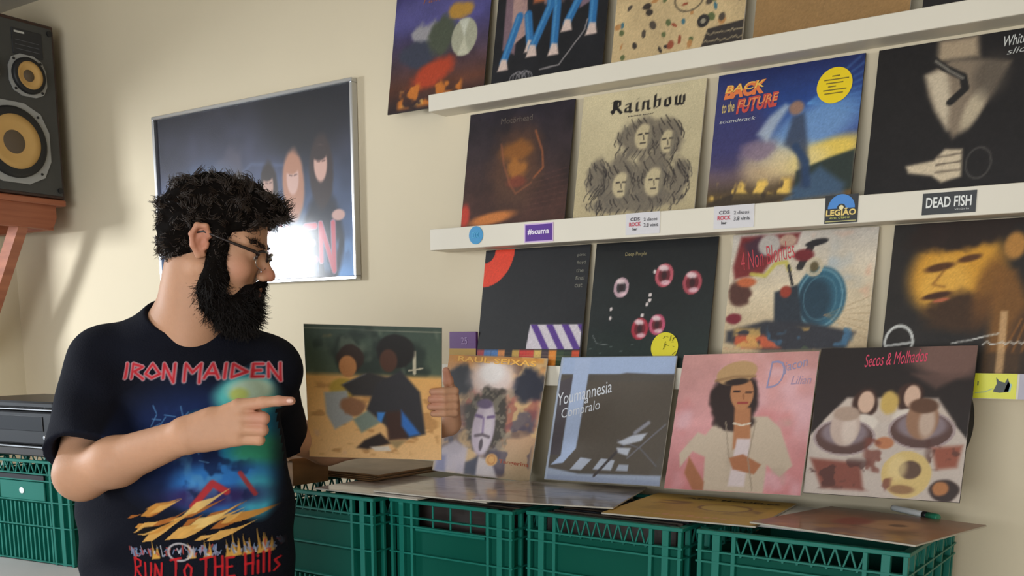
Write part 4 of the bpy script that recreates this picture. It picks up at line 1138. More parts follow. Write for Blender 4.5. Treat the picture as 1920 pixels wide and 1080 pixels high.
# ------------------------------------------------------------------ the man
class Field:
    """signed distances on a grid, meshed by surface nets"""
    def __init__(s, lo, hi, h):
        s.lo, s.h = np.array(lo, float), h
        s.n = np.ceil((np.array(hi) - s.lo) / h).astype(int) + 1
        s.f = np.full(s.n, .05, np.float32)
        s.ax = [(s.lo[i] + h * np.arange(s.n[i])).astype(np.float32) for i in range(3)]
    def _sub(s, lo, hi):
        a = np.clip(np.floor((np.array(lo) - s.lo) / s.h).astype(int), 0, s.n)
        b = np.clip(np.ceil((np.array(hi) - s.lo) / s.h).astype(int) + 1, 0, s.n)
        sl = tuple(slice(x, y) for x, y in zip(a, b))
        return sl, s.ax[0][sl[0]][:, None, None], s.ax[1][sl[1]][None, :, None], s.ax[2][sl[2]][None, None, :]
    def _put(s, sl, d, k, sub):
        f = s.f[sl]
        if sub:
            f = -f
        hh = np.maximum(k - np.abs(f - d), 0) / k
        r = np.minimum(f, d) - hh * hh * k / 4
        s.f[sl] = -r if sub else r
    def cone(s, p, q, r0, r1, k=.01, sub=False):
        p, q = np.array(p, float), np.array(q, float)
        m = max(r0, r1) + k + 3 * s.h
        sl, X, Y, Z = s._sub(np.minimum(p, q) - m, np.maximum(p, q) + m)
        d = q - p
        t = np.clip(((X - p[0]) * d[0] + (Y - p[1]) * d[1] + (Z - p[2]) * d[2]) / (d @ d + 1e-12), 0, 1)
        D = np.sqrt((X - p[0] - t * d[0]) ** 2 + (Y - p[1] - t * d[1]) ** 2 + (Z - p[2] - t * d[2]) ** 2) - (r0 + (r1 - r0) * t)
        s._put(sl, D, k, sub)
        return s
    def chain(s, pts, rr, k=.006):
        for a, b, r0, r1 in zip(pts, pts[1:], rr, rr[1:]):
            s.cone(a, b, r0, r1, k)
        return s
    def ell(s, c, r, k=.01, axes=None, sub=False):
        c, r = np.array(c, float), np.array(r, float)
        m = r.max() + k + 3 * s.h
        sl, X, Y, Z = s._sub(c - m, c + m)
        A = np.eye(3) if axes is None else np.array(axes, float)
        q = [((X - c[0]) * A[i][0] + (Y - c[1]) * A[i][1] + (Z - c[2]) * A[i][2]) / r[i] for i in range(3)]
        k0 = np.sqrt(q[0] ** 2 + q[1] ** 2 + q[2] ** 2)
        k1 = np.sqrt((q[0] / r[0]) ** 2 + (q[1] / r[1]) ** 2 + (q[2] / r[2]) ** 2) + 1e-9
        s._put(sl, k0 * (k0 - 1) / k1, k, sub)
        return s
    def warp(s, fun):
        X, Y, Z = s.ax[0][:, None, None], s.ax[1][None, :, None], s.ax[2][None, None, :]
        s.f += fun(X, Y, Z).astype(np.float32)
        return s
    def mesh(s, name):
        f = s.f
        ins = f < 0
        c = np.zeros(tuple(s.n - 1), np.uint8)
        cor = [(i, j, k) for i in (0, 1) for j in (0, 1) for k in (0, 1)]
        N = s.n - 1
        for i, j, k in cor:
            c += ins[i:i + N[0], j:j + N[1], k:k + N[2]]
        act = (c > 0) & (c < 8)
        I = np.argwhere(act)
        ids = np.full(act.shape, -1, np.int32)
        ids[act] = np.arange(len(I))
        val = {q: f[I[:, 0] + q[0], I[:, 1] + q[1], I[:, 2] + q[2]] for q in cor}
        acc = np.zeros((len(I), 3))
        cnt = np.zeros(len(I))
        for a in cor:
            for ax in range(3):
                if a[ax] == 0:
                    b = list(a)
                    b[ax] = 1
                    va, vb = val[a], val[tuple(b)]
                    m = (va < 0) != (vb < 0)
                    t = np.where(m, va / np.where(m, va - vb, 1), 0)
                    P = np.tile(np.array(a, float), (len(I), 1))
                    P[:, ax] += t
                    acc[m] += P[m]
                    cnt[m] += 1
        V = s.lo + s.h * (I + acc / np.maximum(cnt, 1)[:, None])
        quads = []
        for ax in range(3):
            o1, o2 = (ax + 1) % 3, (ax + 2) % 3
            sa = [slice(1, -1)] * 3
            sb = [slice(1, -1)] * 3
            sa[ax], sb[ax] = slice(0, -1), slice(1, None)
            A, B = ins[tuple(sa)], ins[tuple(sb)]
            for flip, m in ((False, A & ~B), (True, ~A & B)):
                G = np.argwhere(m)
                if not len(G):
                    continue
                base = G.copy()
                base[:, o1] += 1
                base[:, o2] += 1
                def cell(d1, d2):
                    q = base.copy()
                    q[:, o1] += d1
                    q[:, o2] += d2
                    return ids[q[:, 0], q[:, 1], q[:, 2]]
                Q = np.stack([cell(-1, -1), cell(0, -1), cell(0, 0), cell(-1, 0)], -1)
                quads.append(Q[:, ::-1] if flip else Q)
        return mesh_np(name, V, np.concatenate(quads))

def n3(X, Y, Z, k, seed, n=6):
    r = np.random.RandomState(seed)
    out = 0
    for _ in range(n):
        d = r.normal(size=3)
        d = d / np.linalg.norm(d) * k * (.6 + .8 * r.rand())
        out = out + np.sin(X * d[0] + Y * d[1] + Z * d[2] + 6.28 * r.rand())
    return out / n

def verts_of(me):
    v = np.empty(len(me.vertices) * 3)
    me.vertices.foreach_get('co', v)
    nn = np.empty(len(me.vertices) * 3)
    me.vertices.foreach_get('normal', nn)
    return v.reshape(-1, 3), nn.reshape(-1, 3)

PO = (-1.684, -.849, 0)
man = empty('person', PO, YAW)
tag(man, 'bearded man in glasses and a black printed t-shirt, pointing at the sleeve he holds', 'person')

phi, psi = math.radians(13), math.radians(3)
HC = np.array((.030, .005, 1.690))
F = np.array((math.cos(phi) * math.cos(psi), math.cos(phi) * math.sin(psi), -math.sin(phi)))
S = np.array((math.sin(psi), -math.cos(psi), 0))
U = np.cross(S, F)
AXS = (F, S, U)
def hp(f, s, u):
    return HC + F * f + S * s + U * u

# skin -----------------------------------------------------------------
B = Field((-.33, -.36, .90), (.57, .50, 1.87), .0028)
def he(c, r, k=.012, sub=False):
    B.ell(hp(*c), r, k, AXS, sub)
def hc(p, q, r0, r1, k=.012, sub=False):
    B.cone(hp(*p), hp(*q), r0, r1, k, sub)
he((-.008, 0, .045), (.098, .075, .084))
he((.045, 0, .030), (.050, .062, .060), .03)
he((.042, 0, -.030), (.052, .058, .078), .03)
he((.048, 0, -.088), (.048, .046, .034), .03)
he((.088, 0, -.100), (.017, .020, .017), .015)
for s_ in (-1, 1):
    hc((.0, s_ * .054, -.05), (.07, s_ * .026, -.1), .018, .016, .02)
    he((.066, s_ * .044, -.034), (.026, .020, .024), .02)
    hc((.090, s_ * .008, .016), (.074, s_ * .050, .016), .010, .009, .014)
    he((.106, s_ * .033, -.003), (.016, .017, .011), .01, True)
    he((.081, s_ * .033, -.002), (.0150, .0150, .0130), .006)
    he((.108, s_ * .013, -.041), (.011, .0075, .0085), .006)
hc((.094, 0, .004), (.116, 0, -.030), .0085, .0105, .012)
he((.1195, 0, -.0355), (.011, .0115, .0105), .008)
he((.104, 0, -.0615), (.0085, .021, .0065), .006)
he((.102, 0, -.0745), (.0085, .019, .007), .006)
hc((.113, -.022, -.0680), (.113, .022, -.0680), .0018, .0018, .003, True)
for s_ in (-1, 1):
    E_ = [(.012, s_ * .079, .010), (.004, s_ * .086, .026), (-.012, s_ * .089, .024), (-.019, s_ * .089, .006), (-.014, s_ * .086, -.014), (-.002, s_ * .081, -.030), (.006, s_ * .077, -.026)]
    he((-.004, s_ * .079, -.002), (.015, .0075, .028), .006)
    for p, q in zip(E_, E_[1:]):
        hc(p, q, .0052, .0052, .004)
    he((.001, s_ * .090, -.006), (.0075, .009, .0125), .004, True)
    hc((.011, s_ * .081, -.004), (.010, s_ * .082, -.012), .0042, .0042, .003)
# neck, shoulders, trunk
NB = (-.050, .035, 1.475)
B.cone(hp(-.025, 0, -.045), NB, .058, .068, .03)
B.cone(hp(.005, 0, -.07), (-.025, .015, 1.490), .045, .050, .03)
SR, SLt = np.array((-.190, .03, 1.452)), np.array((.098, .105, 1.440))
for e_ in (SR, SLt):
    B.cone((-.045, .045, 1.530), e_, .050, .052, .04)
B.ell((-.05, .065, 1.28), (.165, .105, .22), .05)
B.ell((-.065, .06, 1.10), (.175, .115, .22), .05)
# right arm, pointing
EL, WR = np.array((-.197, -.150, 1.252)), np.array((.045, -.262, 1.338))
B.cone(SR + (-.01, -.01, 0), EL, .056, .046, .03)
B.cone(EL, EL + (WR - EL) * .35, .045, .044, .02)
B.cone(EL + (WR - EL) * .35, WR, .044, .029, .02)
up_ = np.array((-.25, 0, .97))
B.cone(WR + up_ * .010, WR + up_ * .010 + (.05, -.01, .018), .022, .022, .015)
B.cone(WR - up_ * .010, WR - up_ * .010 + (.05, -.01, .010), .022, .020, .015)
mcp = [(.145, -.284, 1.391), (.150, -.288, 1.371), (.147, -.287, 1.351), (.140, -.282, 1.333)]
for k_, m_ in enumerate(mcp):
    B.cone(WR + up_ * (.012 - .009 * k_) + (.03, -.004, .006), m_, .019, .0125, .012)
B.chain([mcp[0], (.190, -.293, 1.398), (.217, -.294, 1.4005), (.239, -.293, 1.4005)], [.0125, .0098, .0088, .0074], .004)
for (x_, y_, z_), r_ in zip(mcp[1:], (.0112, .0108, .0098)):
    B.chain([(x_, y_, z_), (x_ + .038, y_ - .001, z_ - .001), (x_ + .030, y_ + .026, z_ - .001), (x_ + .004, y_ + .030, z_)], [r_ + .001, r_, r_ * .92, r_ * .85], .003)
B.chain([WR + (.03, .012, .012), (.105, -.252, 1.372), (.142, -.252, 1.384), (.168, -.262, 1.388)], [.017, .014, .0115, .009], .008)
# left arm, holding the sleeve
EL2, WR2 = np.array((.165, .422, 1.250)), np.array((.468, .394, 1.306))
MD2 = np.array((.085, .330, 1.292))
B.cone(SLt + (.0, .01, 0), MD2, .050, .044, .03)
B.cone(MD2, EL2, .044, .044, .03)
B.cone(EL2, EL2 + (WR2 - EL2) * .35, .044, .042, .02)
B.cone(EL2 + (WR2 - EL2) * .35, WR2, .042, .028, .02)
fz = [1.390, 1.3725, 1.355, 1.3385]
for k_, z_ in enumerate(fz):
    yb = .3145 - (z_ - 1.37) * .187
    B.cone(WR2 + (.004, -.006, .006), (.481, yb + .040, z_ - .002), .019, .0115, .012)
    r_ = (.0098, .0100, .0096, .0086)[k_]
    B.chain([(.481, yb + .040, z_ - .002), (.4865, yb - .002, z_), (.462, yb - .0135, z_ - .0005), (.432 + (.004, 0, -.002, .004)[k_], yb - .0110, z_ - .0015)], [.0112, r_, r_ * .94, r_ * .82], .003)
B.chain([WR2 + (.004, -.012, .02), (.474, .372, 1.375), (.470, .340, 1.412), (.466, .326, 1.436)], [.018, .0135, .0112, .0086], .008)
skin_me = B.mesh('body')
v_, n_ = verts_of(skin_me)
base = np.array((204, 154, 122), float)
cc = np.tile(base, (len(v_), 1))
def tint(c, r, rgb, a):
    global cc
    d = np.linalg.norm(v_ - np.array(c), axis=1) / r
    m = a * sstep(1.3 - d)
    cc += (np.array(rgb, float) - cc) * m[:, None]
nn_ = n3(v_[:, 0], v_[:, 1], v_[:, 2], 60, 3)
cc *= (1 + .05 * nn_)[:, None]
tint(hp(0, .085, 0), .034, (196, 128, 104), .8)
tint(hp(.12, 0, -.036), .02, (204, 128, 106), .8)
tint(hp(.07, .05, -.035), .03, (202, 138, 112), .6)
for u_ in (-.0615, -.0745):
    tint(hp(.108, 0, u_), .012, (176, 104, 92), .8)
for q in ((.239, -.293, 1.4005), (.185, -.29, 1.37), (.44, .305, 1.37), (.466, .33, 1.43)):
    tint(q, .03, (206, 144, 122), .7)
set_col(skin_me, lin_np(cc))
M_skin = material('skin', (200, 150, 120), .56, spec=.35, attr=True, noise=.10, scale=90, bump=.10, bump_scale=260, sss=.12)
body = link('body', skin_me, M_skin, man, True)
nail = MB().lathe([(0, -.001), (.0045, -.0006), (.0052, 0), (.004, .0012), (0, .0016)], 16, Matrix.Translation((.2375, -.3000, 1.4010)) @ Matrix.Rotation(math.pi / 2, 4, 'X') @ Matrix.Diagonal((1.35, .85, 1, 1))).build('fingernail', material('fingernail', (226, 178, 160), .3), man, True)

# eyes
M_eye = material('eyeball', (214, 208, 202), .15)
M_iris = material('dark_iris', (38, 26, 20), .1)
def turn(o_, d):
    return Matrix.Translation(Vector(o_)) @ Vector(d).to_track_quat('Z', 'Y').to_matrix().to_4x4()
for s_ in (-1, 1):
    gz = F * .92 - U * .35
    e_ = MB().lathe([(0, -.0125)] + [(.0125 * math.sin(t * math.pi / 12), -.0125 * math.cos(t * math.pi / 12)) for t in range(1, 12)] + [(0, .0125)], 20, turn(hp(.0835, s_ * .033, -.0035), gz)).build('eye', M_eye, man, True)
    MB().lathe([(.0062, .0112), (.004, .0123), (0, .0130)], 18, turn(hp(.0835, s_ * .033, -.0035), gz)).build('iris', M_iris, e_, True)

# hair, beard, brows -----------------------------------------------------
def strand_mesh(name, roots, dirs, length, r0, curl, seg=6, seed=0, gravity=0., lock=None):
    rs = np.random.RandomState(seed)
    n = len(roots)
    p = roots.copy()
    d = dirs / np.linalg.norm(dirs, axis=1)[:, None]
    ax = rs.normal(size=(n, 3))
    ax /= np.linalg.norm(ax, axis=1)[:, None]
    L = length * (.55 + .9 * rs.rand(n)) / seg
    ang = curl * (.4 + 1.2 * rs.rand(n)) / seg
    if lock is not None:
        ax, ang = ax[lock], ang[lock] * (.9 + .2 * rs.rand(n))
        L = L * .3 + L[lock] * .7
    ring, side = [], np.cross(d, rs.normal(size=(n, 3)))
    for k in range(seg + 1):
        side = side - d * (side * d).sum(1)[:, None]
        side /= np.linalg.norm(side, axis=1)[:, None] + 1e-9
        oth = np.cross(d, side)
        r = r0 * (1 - .75 * (k / seg) ** 2)
        ring.append(np.stack([p + r * (side * math.cos(t) + oth * math.sin(t)) for t in (0, 2.094, 4.189)], 1))
        p = p + d * L[:, None]
        c, s = np.cos(ang)[:, None], np.sin(ang)[:, None]
        d = d * c + np.cross(ax, d) * s + ax * (ax * d).sum(1)[:, None] * (1 - c)
        d[:, 2] -= gravity
        d /= np.linalg.norm(d, axis=1)[:, None]
    V = np.stack(ring, 1)                       # strand, ring, corner
    i = np.arange(n)[:, None, None] * (seg + 1) * 3
    k = np.arange(seg)[None, :, None] * 3
    c = np.arange(3)[None, None, :]
    a = i + k + c
    b = i + k + (c + 1) % 3
    Q = np.stack([a, b, b + 3, a + 3], -1).reshape(-1, 4)
    return mesh_np(name, V.reshape(-1, 3), Q)

M_hair = material('dark_brown_hair', (60, 47, 39), .40, noise=.3, scale=60)
M_beard = material('black_beard_hair', (30, 24, 22), .6, spec=.3, noise=.3, scale=60)
M_under = material('hair_mass', (20, 16, 14), .95, spec=.05, noise=.3, scale=60)
H = Field((-.15, -.16, 1.56), (.25, .17, 1.88), .0032)
for c, r, k in (((-.007, 0, .045), (.100, .082, .086), .01), ((.038, 0, .080), (.070, .070, .046), .03), ((.080, 0, .090), (.042, .056, .025), .025), ((.108, .005, .080), (.021, .040, .017), .02), ((-.052, 0, .0), (.050, .075, .060), .03)):
    H.ell(hp(*c), r, k, AXS)
for s_ in (-1, 1):
    H.cone(hp(.028, s_ * .070, .03), hp(.030, s_ * .069, -.02), .014, .012, .012)
    H.ell(hp(.052, s_ * .050, .062), (.030, .026, .030), .012, AXS)
H.warp(lambda X, Y, Z: .0045 * n3(X, Y, Z, 130, 4) + .003 * n3(X, Y, Z, 260, 9))
H.ell(hp(.138, 0, -.014), (.092, .12, .090), .012, AXS, True)
H.ell(hp(.02, 0, -.115), (.13, .13, .075), .012, AXS, True)
H.ell(hp(-.07, 0, -.125), (.10, .13, .075), .012, AXS, True)
for s_ in (-1, 1):
    H.ell(hp(-.006, s_ * .100, -.006), (.021, .036, .036), .006, AXS, True)
hair_me = H.mesh('hair')
hv, hn = verts_of(hair_me)
hair = link('hair', hair_me, M_under, man, True)
rs = np.random.RandomState(5)
loc = np.stack([(hv - HC) @ A for A in AXS], 1)
ok = np.where((loc[:, 2] > -.045))[0]
pick = rs.choice(ok, 9600)
r0_, nrm = hv[pick], hn[pick]
fl = np.tile(-F * .25 + np.array((0, 0, -.1)), (len(pick), 1))
front = loc[pick, 0] > .045
fl[front] = F * .65 + np.array((0, 0, .12))
side_ = loc[pick, 2] < .03
fl[side_] = np.array((0, 0, -.8)) - F * .35
dirs = nrm * np.where(side_, .12, .34)[:, None] + fl + rs.normal(size=nrm.shape) * np.where(side_, .2, .5)[:, None]
cl = np.arange(len(pick)) // 16 * 16                      # sixteen strands to a lock
jit = rs.normal(size=nrm.shape) * .0036
near_ = r0_[cl] + jit
LEN = np.where(side_, .013, np.where(front, .024, .020))[cl]
link('hair_curl', strand_mesh('hair_curl', near_ - nrm[cl] * .004, dirs[cl] + rs.normal(size=nrm.shape) * .10, LEN, .00070, 3.4, 8, 3, lock=cl), M_hair, hair, True)

D = Field((-.05, -.12, 1.49), (.20, .13, 1.74), .0030)
for c, r, k in (((.048, 0, -.105), (.066, .060, .050), .02), ((.070, 0, -.118), (.044, .046, .040), .02), ((.020, 0, -.088), (.040, .062, .040), .02)):
    D.ell(hp(*c), r, k, AXS)
for s_ in (-1, 1):
    D.cone(hp(.026, s_ * .066, .010), hp(.026, s_ * .060, -.070), .013, .024, .015)
    D.cone(hp(.040, s_ * .062, .0), hp(.040, s_ * .056, -.060), .010, .018, .015)
    D.cone(hp(.110, s_ * .004, -.0525), hp(.096, s_ * .034, -.070), .0072, .0085, .008)
    D.cone(hp(.096, s_ * .034, -.070), hp(.082, s_ * .040, -.10), .010, .016, .012)
D.warp(lambda X, Y, Z: .003 * n3(X, Y, Z, 150, 14) + .0022 * n3(X, Y, Z, 330, 19))
for s_ in (-1, 1):
    D.ell(hp(.088, s_ * .070, -.020), (.042, .040, .042), .008, AXS, True)
D.ell(hp(.116, 0, -.0680), (.020, .020, .0085), .004, AXS, True)
beard_me = D.mesh('beard')
bv, bn = verts_of(beard_me)
beard = link('beard', beard_me, M_under, man, True)
bl = np.stack([(bv - HC) @ A for A in AXS], 1)
pick = rs.choice(len(bv), 7500)
nrm = bn[pick]
dirs = nrm * .55 + (F * .15 - np.array((0, 0, 1.)) * .75) + rs.normal(size=nrm.shape) * .28
short = bl[pick, 2] > -.062
r0_ = bv[pick]
link('beard_strand', strand_mesh('beard_strand', (r0_ - nrm * .004)[~short], dirs[~short], .020, .00065, 1.3, 5, 8), M_beard, beard, True)
link('moustache_strand', strand_mesh('moustache_strand', (r0_ - nrm * .003)[short], dirs[short], .009, .00055, .8, 4, 9), M_beard, beard, True)
for s_ in (-1, 1):
    t = rs.rand(280)[:, None]
    P = hp(.1035, s_ * .012, .015) + t * (hp(.083, s_ * .054, .020) - hp(.1035, s_ * .012, .015)) + rs.normal(size=(280, 3)) * .0024
    dd = np.tile(S * s_ * .8 - F * .35 + U * .25, (280, 1)) + rs.normal(size=(280, 3)) * .3
    link('eyebrow', strand_mesh('eyebrow', P, dd, .010, .0006, .6, 4, 11), M_beard, man, True)
# short hair on the forearm is left to the skin's relief

# t-shirt ------------------------------------------------------------------
T = Field((-.36, -.26, .90), (.33, .47, 1.64), .0042)
T.ell((-.052, .050, 1.335), (.190, .150, .20), .04)
T.ell((-.064, .055, 1.13), (.226, .165, .27), .06)
T.ell((-.066, .06, .97), (.220, .160, .16), .04)
T.cone(SR, SLt, .066, .066, .04)
for e_ in (SR, SLt):
    T.cone((-.045, .048, 1.535), e_, .062, .064, .05)
CR = np.array((-.182, -.128, 1.296))
CL = np.array((.080, .330, 1.292))
ax_ = (CR - SR) / np.linalg.norm(CR - SR)
ax2 = (CL - SLt) / np.linalg.norm(CL - SLt)
for S0_, C_, A_, ra, rb, ri in ((SR + (-.014, -.005, .0), CR, ax_, .073, .084, .062), (SLt, CL, ax2, .064, .058, .048)):
    T2 = Field((-.36, -.26, .90), (.33, .47, 1.64), .0042)      # a sleeve, hollow at the cuff
    T2.cone(S0_, C_ + A_ * .05, ra, rb, .01)
    X_, Y_, Z_ = T2.ax[0][:, None, None], T2.ax[1][None, :, None], T2.ax[2][None, None, :]
    P_ = C_ + A_ * .022
    g = (X_ - P_[0]) * A_[0] + (Y_ - P_[1]) * A_[1] + (Z_ - P_[2]) * A_[2]
    T2.f = np.maximum(T2.f, g + .004 * n3(X_, Y_, Z_, 40, 31)).astype(np.float32)
    T2.cone(C_ - A_ * .012, C_ + A_ * .12, ri, ri + .006, .004, True)
    hh = np.maximum(.03 - np.abs(T.f - T2.f), 0) / .03
    T.f = (np.minimum(T.f, T2.f) - hh * hh * .03 / 4).astype(np.float32)
def folds(X, Y, Z):
    w = .0042 * n3(X * 1.0, Y, Z * .35, 42, 21) + .0030 * n3(X, Y, Z, 62, 25)
    arm = np.exp(-(((X + .16) / .08) ** 2 + ((Z - 1.36) / .09) ** 2))
    w = w + .0060 * arm * np.sin(64 * (Z + .55 * X))
    hip = np.exp(-((Z - 1.08) / .09) ** 2)
    w = w + .0050 * hip * np.sin(48 * (Z - .45 * X) + 2 * np.sin(9 * X))
    return w
T.warp(folds)
# openings: neck, hem
Z_ = T.ax[2][None, None, :]
T.f = np.maximum(T.f, (.935 - Z_)).astype(np.float32)
T.ell((-.022, -.012, 1.598), (.098, .108, .078), .006, None, True)
T.cone((-.04, .02, 1.55), hp(-.01, 0, -.05), .066, .075, .006, True)
shirt_me = T.mesh('t_shirt')
M_shirt = material('black_cotton', (19, 21, 32), .9, spec=.15, noise=.12, scale=30, bump=.35, bump_scale=320)
shirt = link('t_shirt', shirt_me, M_shirt, man, True)
# ribbed collar
ring_pts = []
tv, _n = verts_of(shirt_me)
bvh = BVHTree.FromPolygons([Vector(p) for p in tv], [tuple(p.vertices) for p in shirt_me.polygons])
for k in range(48):
    t = 2 * math.pi * k / 48
    c = np.array((-.022 + .100 * math.cos(t), -.012 + .110 * math.sin(t), 1.598))
    hit = bvh.ray_cast(Vector((c[0] * 1.0 - .022 * 0 + .004 * math.cos(t), c[1] + .004 * math.sin(t), 1.75)), Vector((0, 0, -1)))
    if hit[0] is not None:
        ring_pts.append(hit[0] + Vector((0, 0, .0015)))
# print on the chest
pw_, ph_ = .300, .440
a = Art((19, 21, 32), 620, pw_, ph_)
k_ = lambda pts: [(x * pw_, y * ph_) for x, y in pts]
def bl_(x, y, rx, ry, c, **kw):
    a.blob(x * pw_, y * ph_, rx * pw_, ry * ph_, c, **kw)
bl_(.50, .62, .44, .24, (34, 54, 110), soft=1.2, a=.9)
bl_(.80, .68, .19, .26, (40, 130, 168), soft=.35, rough=.12, seed=3)
bl_(.78, .835, .17, .085, (96, 196, 196), soft=.6, rough=.15, seed=4)
bl_(.80, .865, .12, .05, (196, 222, 202), soft=.8)
bl_(.74, .845, .05, .03, (196, 206, 96), soft=.9, a=.8)
bl_(.84, .56, .14, .10, (58, 150, 120), soft=.8, rough=.3, seed=5)
bl_(.52, .73, .10, .05, (46, 120, 120), soft=.9, rough=.3, seed=2)
bl_(.66, .44, .34, .11, (52, 120, 196), soft=.7, rough=.2, seed=8)
bl_(.84, .40, .12, .10, (70, 168, 196), soft=.7, rough=.2, seed=9)
bl_(.55, .40, .30, .05, (54, 44, 96), soft=.9, rough=.3, seed=11)
a.patch(26, .55, (96, 160, 206), .55, seed=21, soft=.2, box=(.09, .15, .285, .37), su=1.4, sv=.8)
a.patch(34, .58, (24, 34, 70), .75, seed=22, soft=.15, box=(.09, .13, .26, .32))
a.patch(40, .60, (64, 110, 170), .6, seed=23, soft=.2, box=(.02, .2, .16, .36))
for i in range(26):
    rr_ = random.Random(i)
    x0_, y0_ = .18 + .34 * rr_.random(), .56 + .22 * rr_.random()
    a.line(k_([(x0_, y0_), (x0_ + .12 * (rr_.random() - .3), y0_ + .08 * (rr_.random() - .3))]), (96, 150, 200), .0022, .7, .002)
a.line(k_([(.30, .57), (.40, .60), (.48, .66)]), (176, 56, 52), .014, .9, .006)
a.line(k_([(.46, .36), (.58, .46), (.66, .42)]), (190, 56, 60), .013, .95, .005)
a.line(k_([(.74, .50), (.82, .40)]), (176, 60, 60), .008, .9, .004)
rr_ = random.Random(42)
for i in range(30):                                    # jagged ochre rocks
    x_, y_ = .02 + .62 * rr_.random(), .20 + .15 * rr_.random()
    l_, t_ = .10 + .26 * rr_.random(), .006 + .012 * rr_.random()
    g_ = .10 + .10 * rr_.random()
    a.poly(k_([(x_, y_), (x_ + l_ * .3, y_ + l_ * g_ * .8 + t_), (x_ + l_ * .65, y_ + l_ * g_ * 1.2 + t_ * .6), (x_ + l_, y_ + l_ * g_ * 2), (x_ + l_ * .6, y_ + l_ * g_ * 1.1 - t_ * .7), (x_ + l_ * .28, y_ + l_ * g_ * .3 - t_ * .5)]), rr_.choice([(206, 142, 66), (226, 172, 92), (176, 104, 48), (236, 196, 120), (14, 14, 20)]), .0025, .95)
for x_, h_ in ((.20, .09), (.43, .08), (.53, .10), (.66, .09), (.70, .12), (.76, .11), (.84, .13), (.88, .10)):
    a.poly(k_([(x_ - .03, .120), (x_ - .02, .145), (x_ - .012, .120 + h_), (x_, .145), (x_ + .02, .120 + h_ * .8), (x_ + .03, .125)]), (224, 168, 78), .004, .95)
for i in range(110):
    rr_ = random.Random(100 + i)
    x_ = .03 + .94 * rr_.random()
    a.line(k_([(x_, .13 + .05 * rr_.random()), (x_ + .03 * (rr_.random() - .5), .13 + .06 * rr_.random())]), rr_.choice([(196, 196, 206), (150, 150, 176), (184, 76, 70), (120, 140, 176)]), .0028, .9, .002)
a.ring(.36 * pw_, .155 * ph_, .022, .018, .0022, (206, 200, 204))
_fd = (sstep(a.U / .012) * sstep((.294 - a.U) / .035))[..., None]
a.c = np.array((19, 21, 32.)) * (1 - _fd) + a.c * _fd
strokes(a, [GL[q] for q in 'IRON_MAIDEN'], .006, .405, .282, .027, (196, 48, 58), .0058, outline=(216, 206, 212), to=.0088)
strokes(a, [BR[q] for q in 'RUN_TO_THE_Hills'], .012, .014, .270, .042, (206, 36, 42), .0044, gap=.14)
a.noise(60, .06, 3)
m_ = a.mask > .04
ys, xs = a.V, a.U
V_ = np.zeros((a.U.size, 3))
good = np.zeros(a.U.size, bool)
fm = m_.ravel()
AX0, AZ0 = -.140, 1.026
for i in np.nonzero(fm)[0]:
    x_, z_ = a.U.flat[i] + AX0, a.V.flat[i] + AZ0
    h_ = bvh.ray_cast(Vector((x_, -.24, z_)), Vector((0, 1, 0)), .6)
    if h_[0] is not None and h_[1].y < -.03 and h_[0].y < .09:
        V_[i] = h_[0] + h_[1] * .0011
        good[i] = True
ii = np.arange(a.nx * a.ny)
q0 = (ii // a.nx) * (a.nx + 1) + ii % a.nx
Q = np.stack([q0, q0 + 1, q0 + a.nx + 2, q0 + a.nx + 1], -1)
Q = Q[good[Q].all(1)]
used = np.unique(Q)
remap = np.full(a.U.size, -1)
remap[used] = np.arange(len(used))
pm = mesh_np('chest_print', V_[used], remap[Q])
set_col(pm, lin_np(a.c.reshape(-1, 3)[used]))
link('chest_print', pm, material('screen_print', (255, 255, 255), .88, spec=.15, attr=True, noise=.08, scale=200), shirt, True)

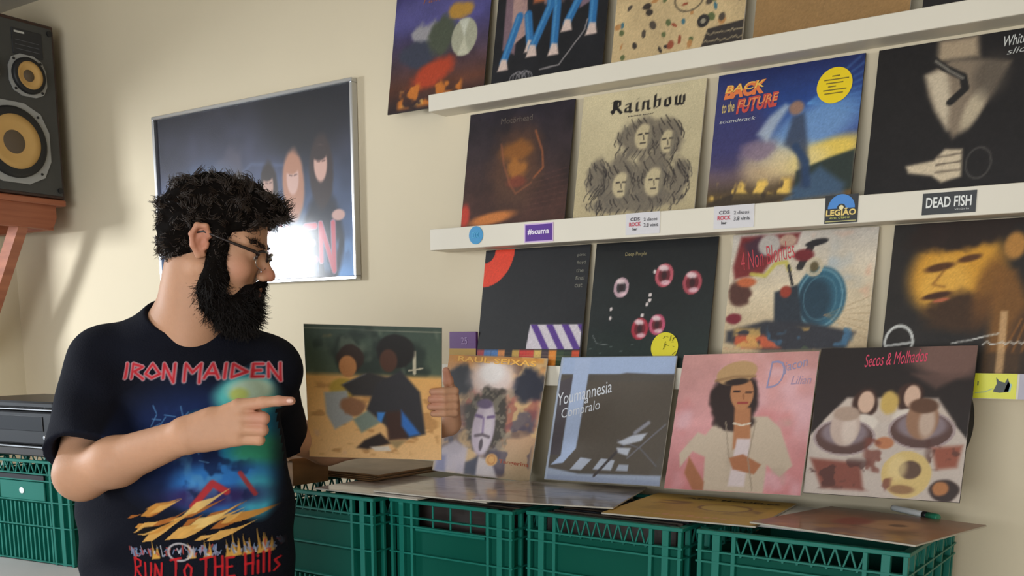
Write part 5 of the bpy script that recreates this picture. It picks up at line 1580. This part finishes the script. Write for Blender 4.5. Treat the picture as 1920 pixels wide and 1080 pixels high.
# trousers and shoes (below the frame)
J = Field((-.36, -.16, .02), (.22, .26, 1.02), .008)
J.ell((-.07, .06, .94), (.185, .130, .12), .04)
for s_, x_ in ((-1, -.165), (1, .035)):
    J.cone((x_ + .01, .06, .88), (x_, .05, .50), .092, .066, .04)
    J.cone((x_, .05, .50), (x_, .07, .06), .066, .052, .03)
J.f = np.maximum(J.f, (.045 - J.ax[2][None, None, :])).astype(np.float32)
link('trousers', J.mesh('trousers'), material('dark_denim', (34, 40, 58), .8, noise=.2, scale=60, bump=.2, bump_scale=300), man, True)
M_shoe = material('dark_shoe', (40, 38, 38), .5, noise=.1)
for x_ in (-.165, .035):
    K = Field((x_ - .09, -.20, -.01), (x_ + .09, .18, .13), .006)
    K.ell((x_, -.055, .040), (.048, .115, .040), .02).ell((x_, .055, .055), (.042, .075, .052), .02)
    K.f = np.maximum(K.f, (.001 - K.ax[2][None, None, :])).astype(np.float32)
    link('shoe', K.mesh('shoe'), M_shoe, man, True)

# eyeglasses: a thing of its own ------------------------------------------
hw_ = Matrix.Translation(Vector(PO)) @ Matrix.Rotation(YAW, 4, 'Z')
gl = empty('eyeglasses', hw_ @ Vector(HC), YAW)
gp = lambda f, s, u: Vector(F * f + S * s + U * u)
M_frame = material('dark_tortoise_frame', (40, 28, 26), .25, noise=.2, scale=80)
M_wire = material('metal_wire', (176, 170, 162), .25, metal=.9)
for s_ in (-1, 1):
    def rim(t):
        c, s = math.cos(t), math.sin(t)
        return gp(.1105 - .010 * abs(c) * (1 if c * s_ > 0 else 0), s_ * .034 + .027 * math.copysign(abs(c) ** .6, c), -.010 + .0175 * math.copysign(abs(s) ** .6, s))
    MB().tube([rim(math.pi * k / 14) for k in range(15)], .0027, 8).build('brow_rim', M_frame, gl, True)
    MB().tube([rim(math.pi + math.pi * k / 14) for k in range(15)], .0009, 6).build('lower_rim', M_wire, gl, True)
    lens = MB()
    t = bmesh.new()
    ring = [t.verts.new(rim(2 * math.pi * k / 28)) for k in range(28)]
    t.faces.new(ring)
    lens._add(t, None)
    lens.build('lens', M_glass, gl)
    MB().tube([gp(.104, s_ * .062, -.002), gp(.098, s_ * .070, .002), gp(.04, s_ * .080, .010), gp(.0, s_ * .0845, .016), gp(-.012, s_ * .085, .010)], [.0034, .0032, .0026, .0024, .0020], 8).build('temple', M_frame, gl, True)
MB().tube([gp(.111, -.008, -.004), gp(.1165, 0, -.001), gp(.111, .008, -.004)], .0016, 8).build('bridge', M_wire, gl, True)
tag(gl, 'dark half-rim eyeglasses worn by the bearded man', 'glasses')
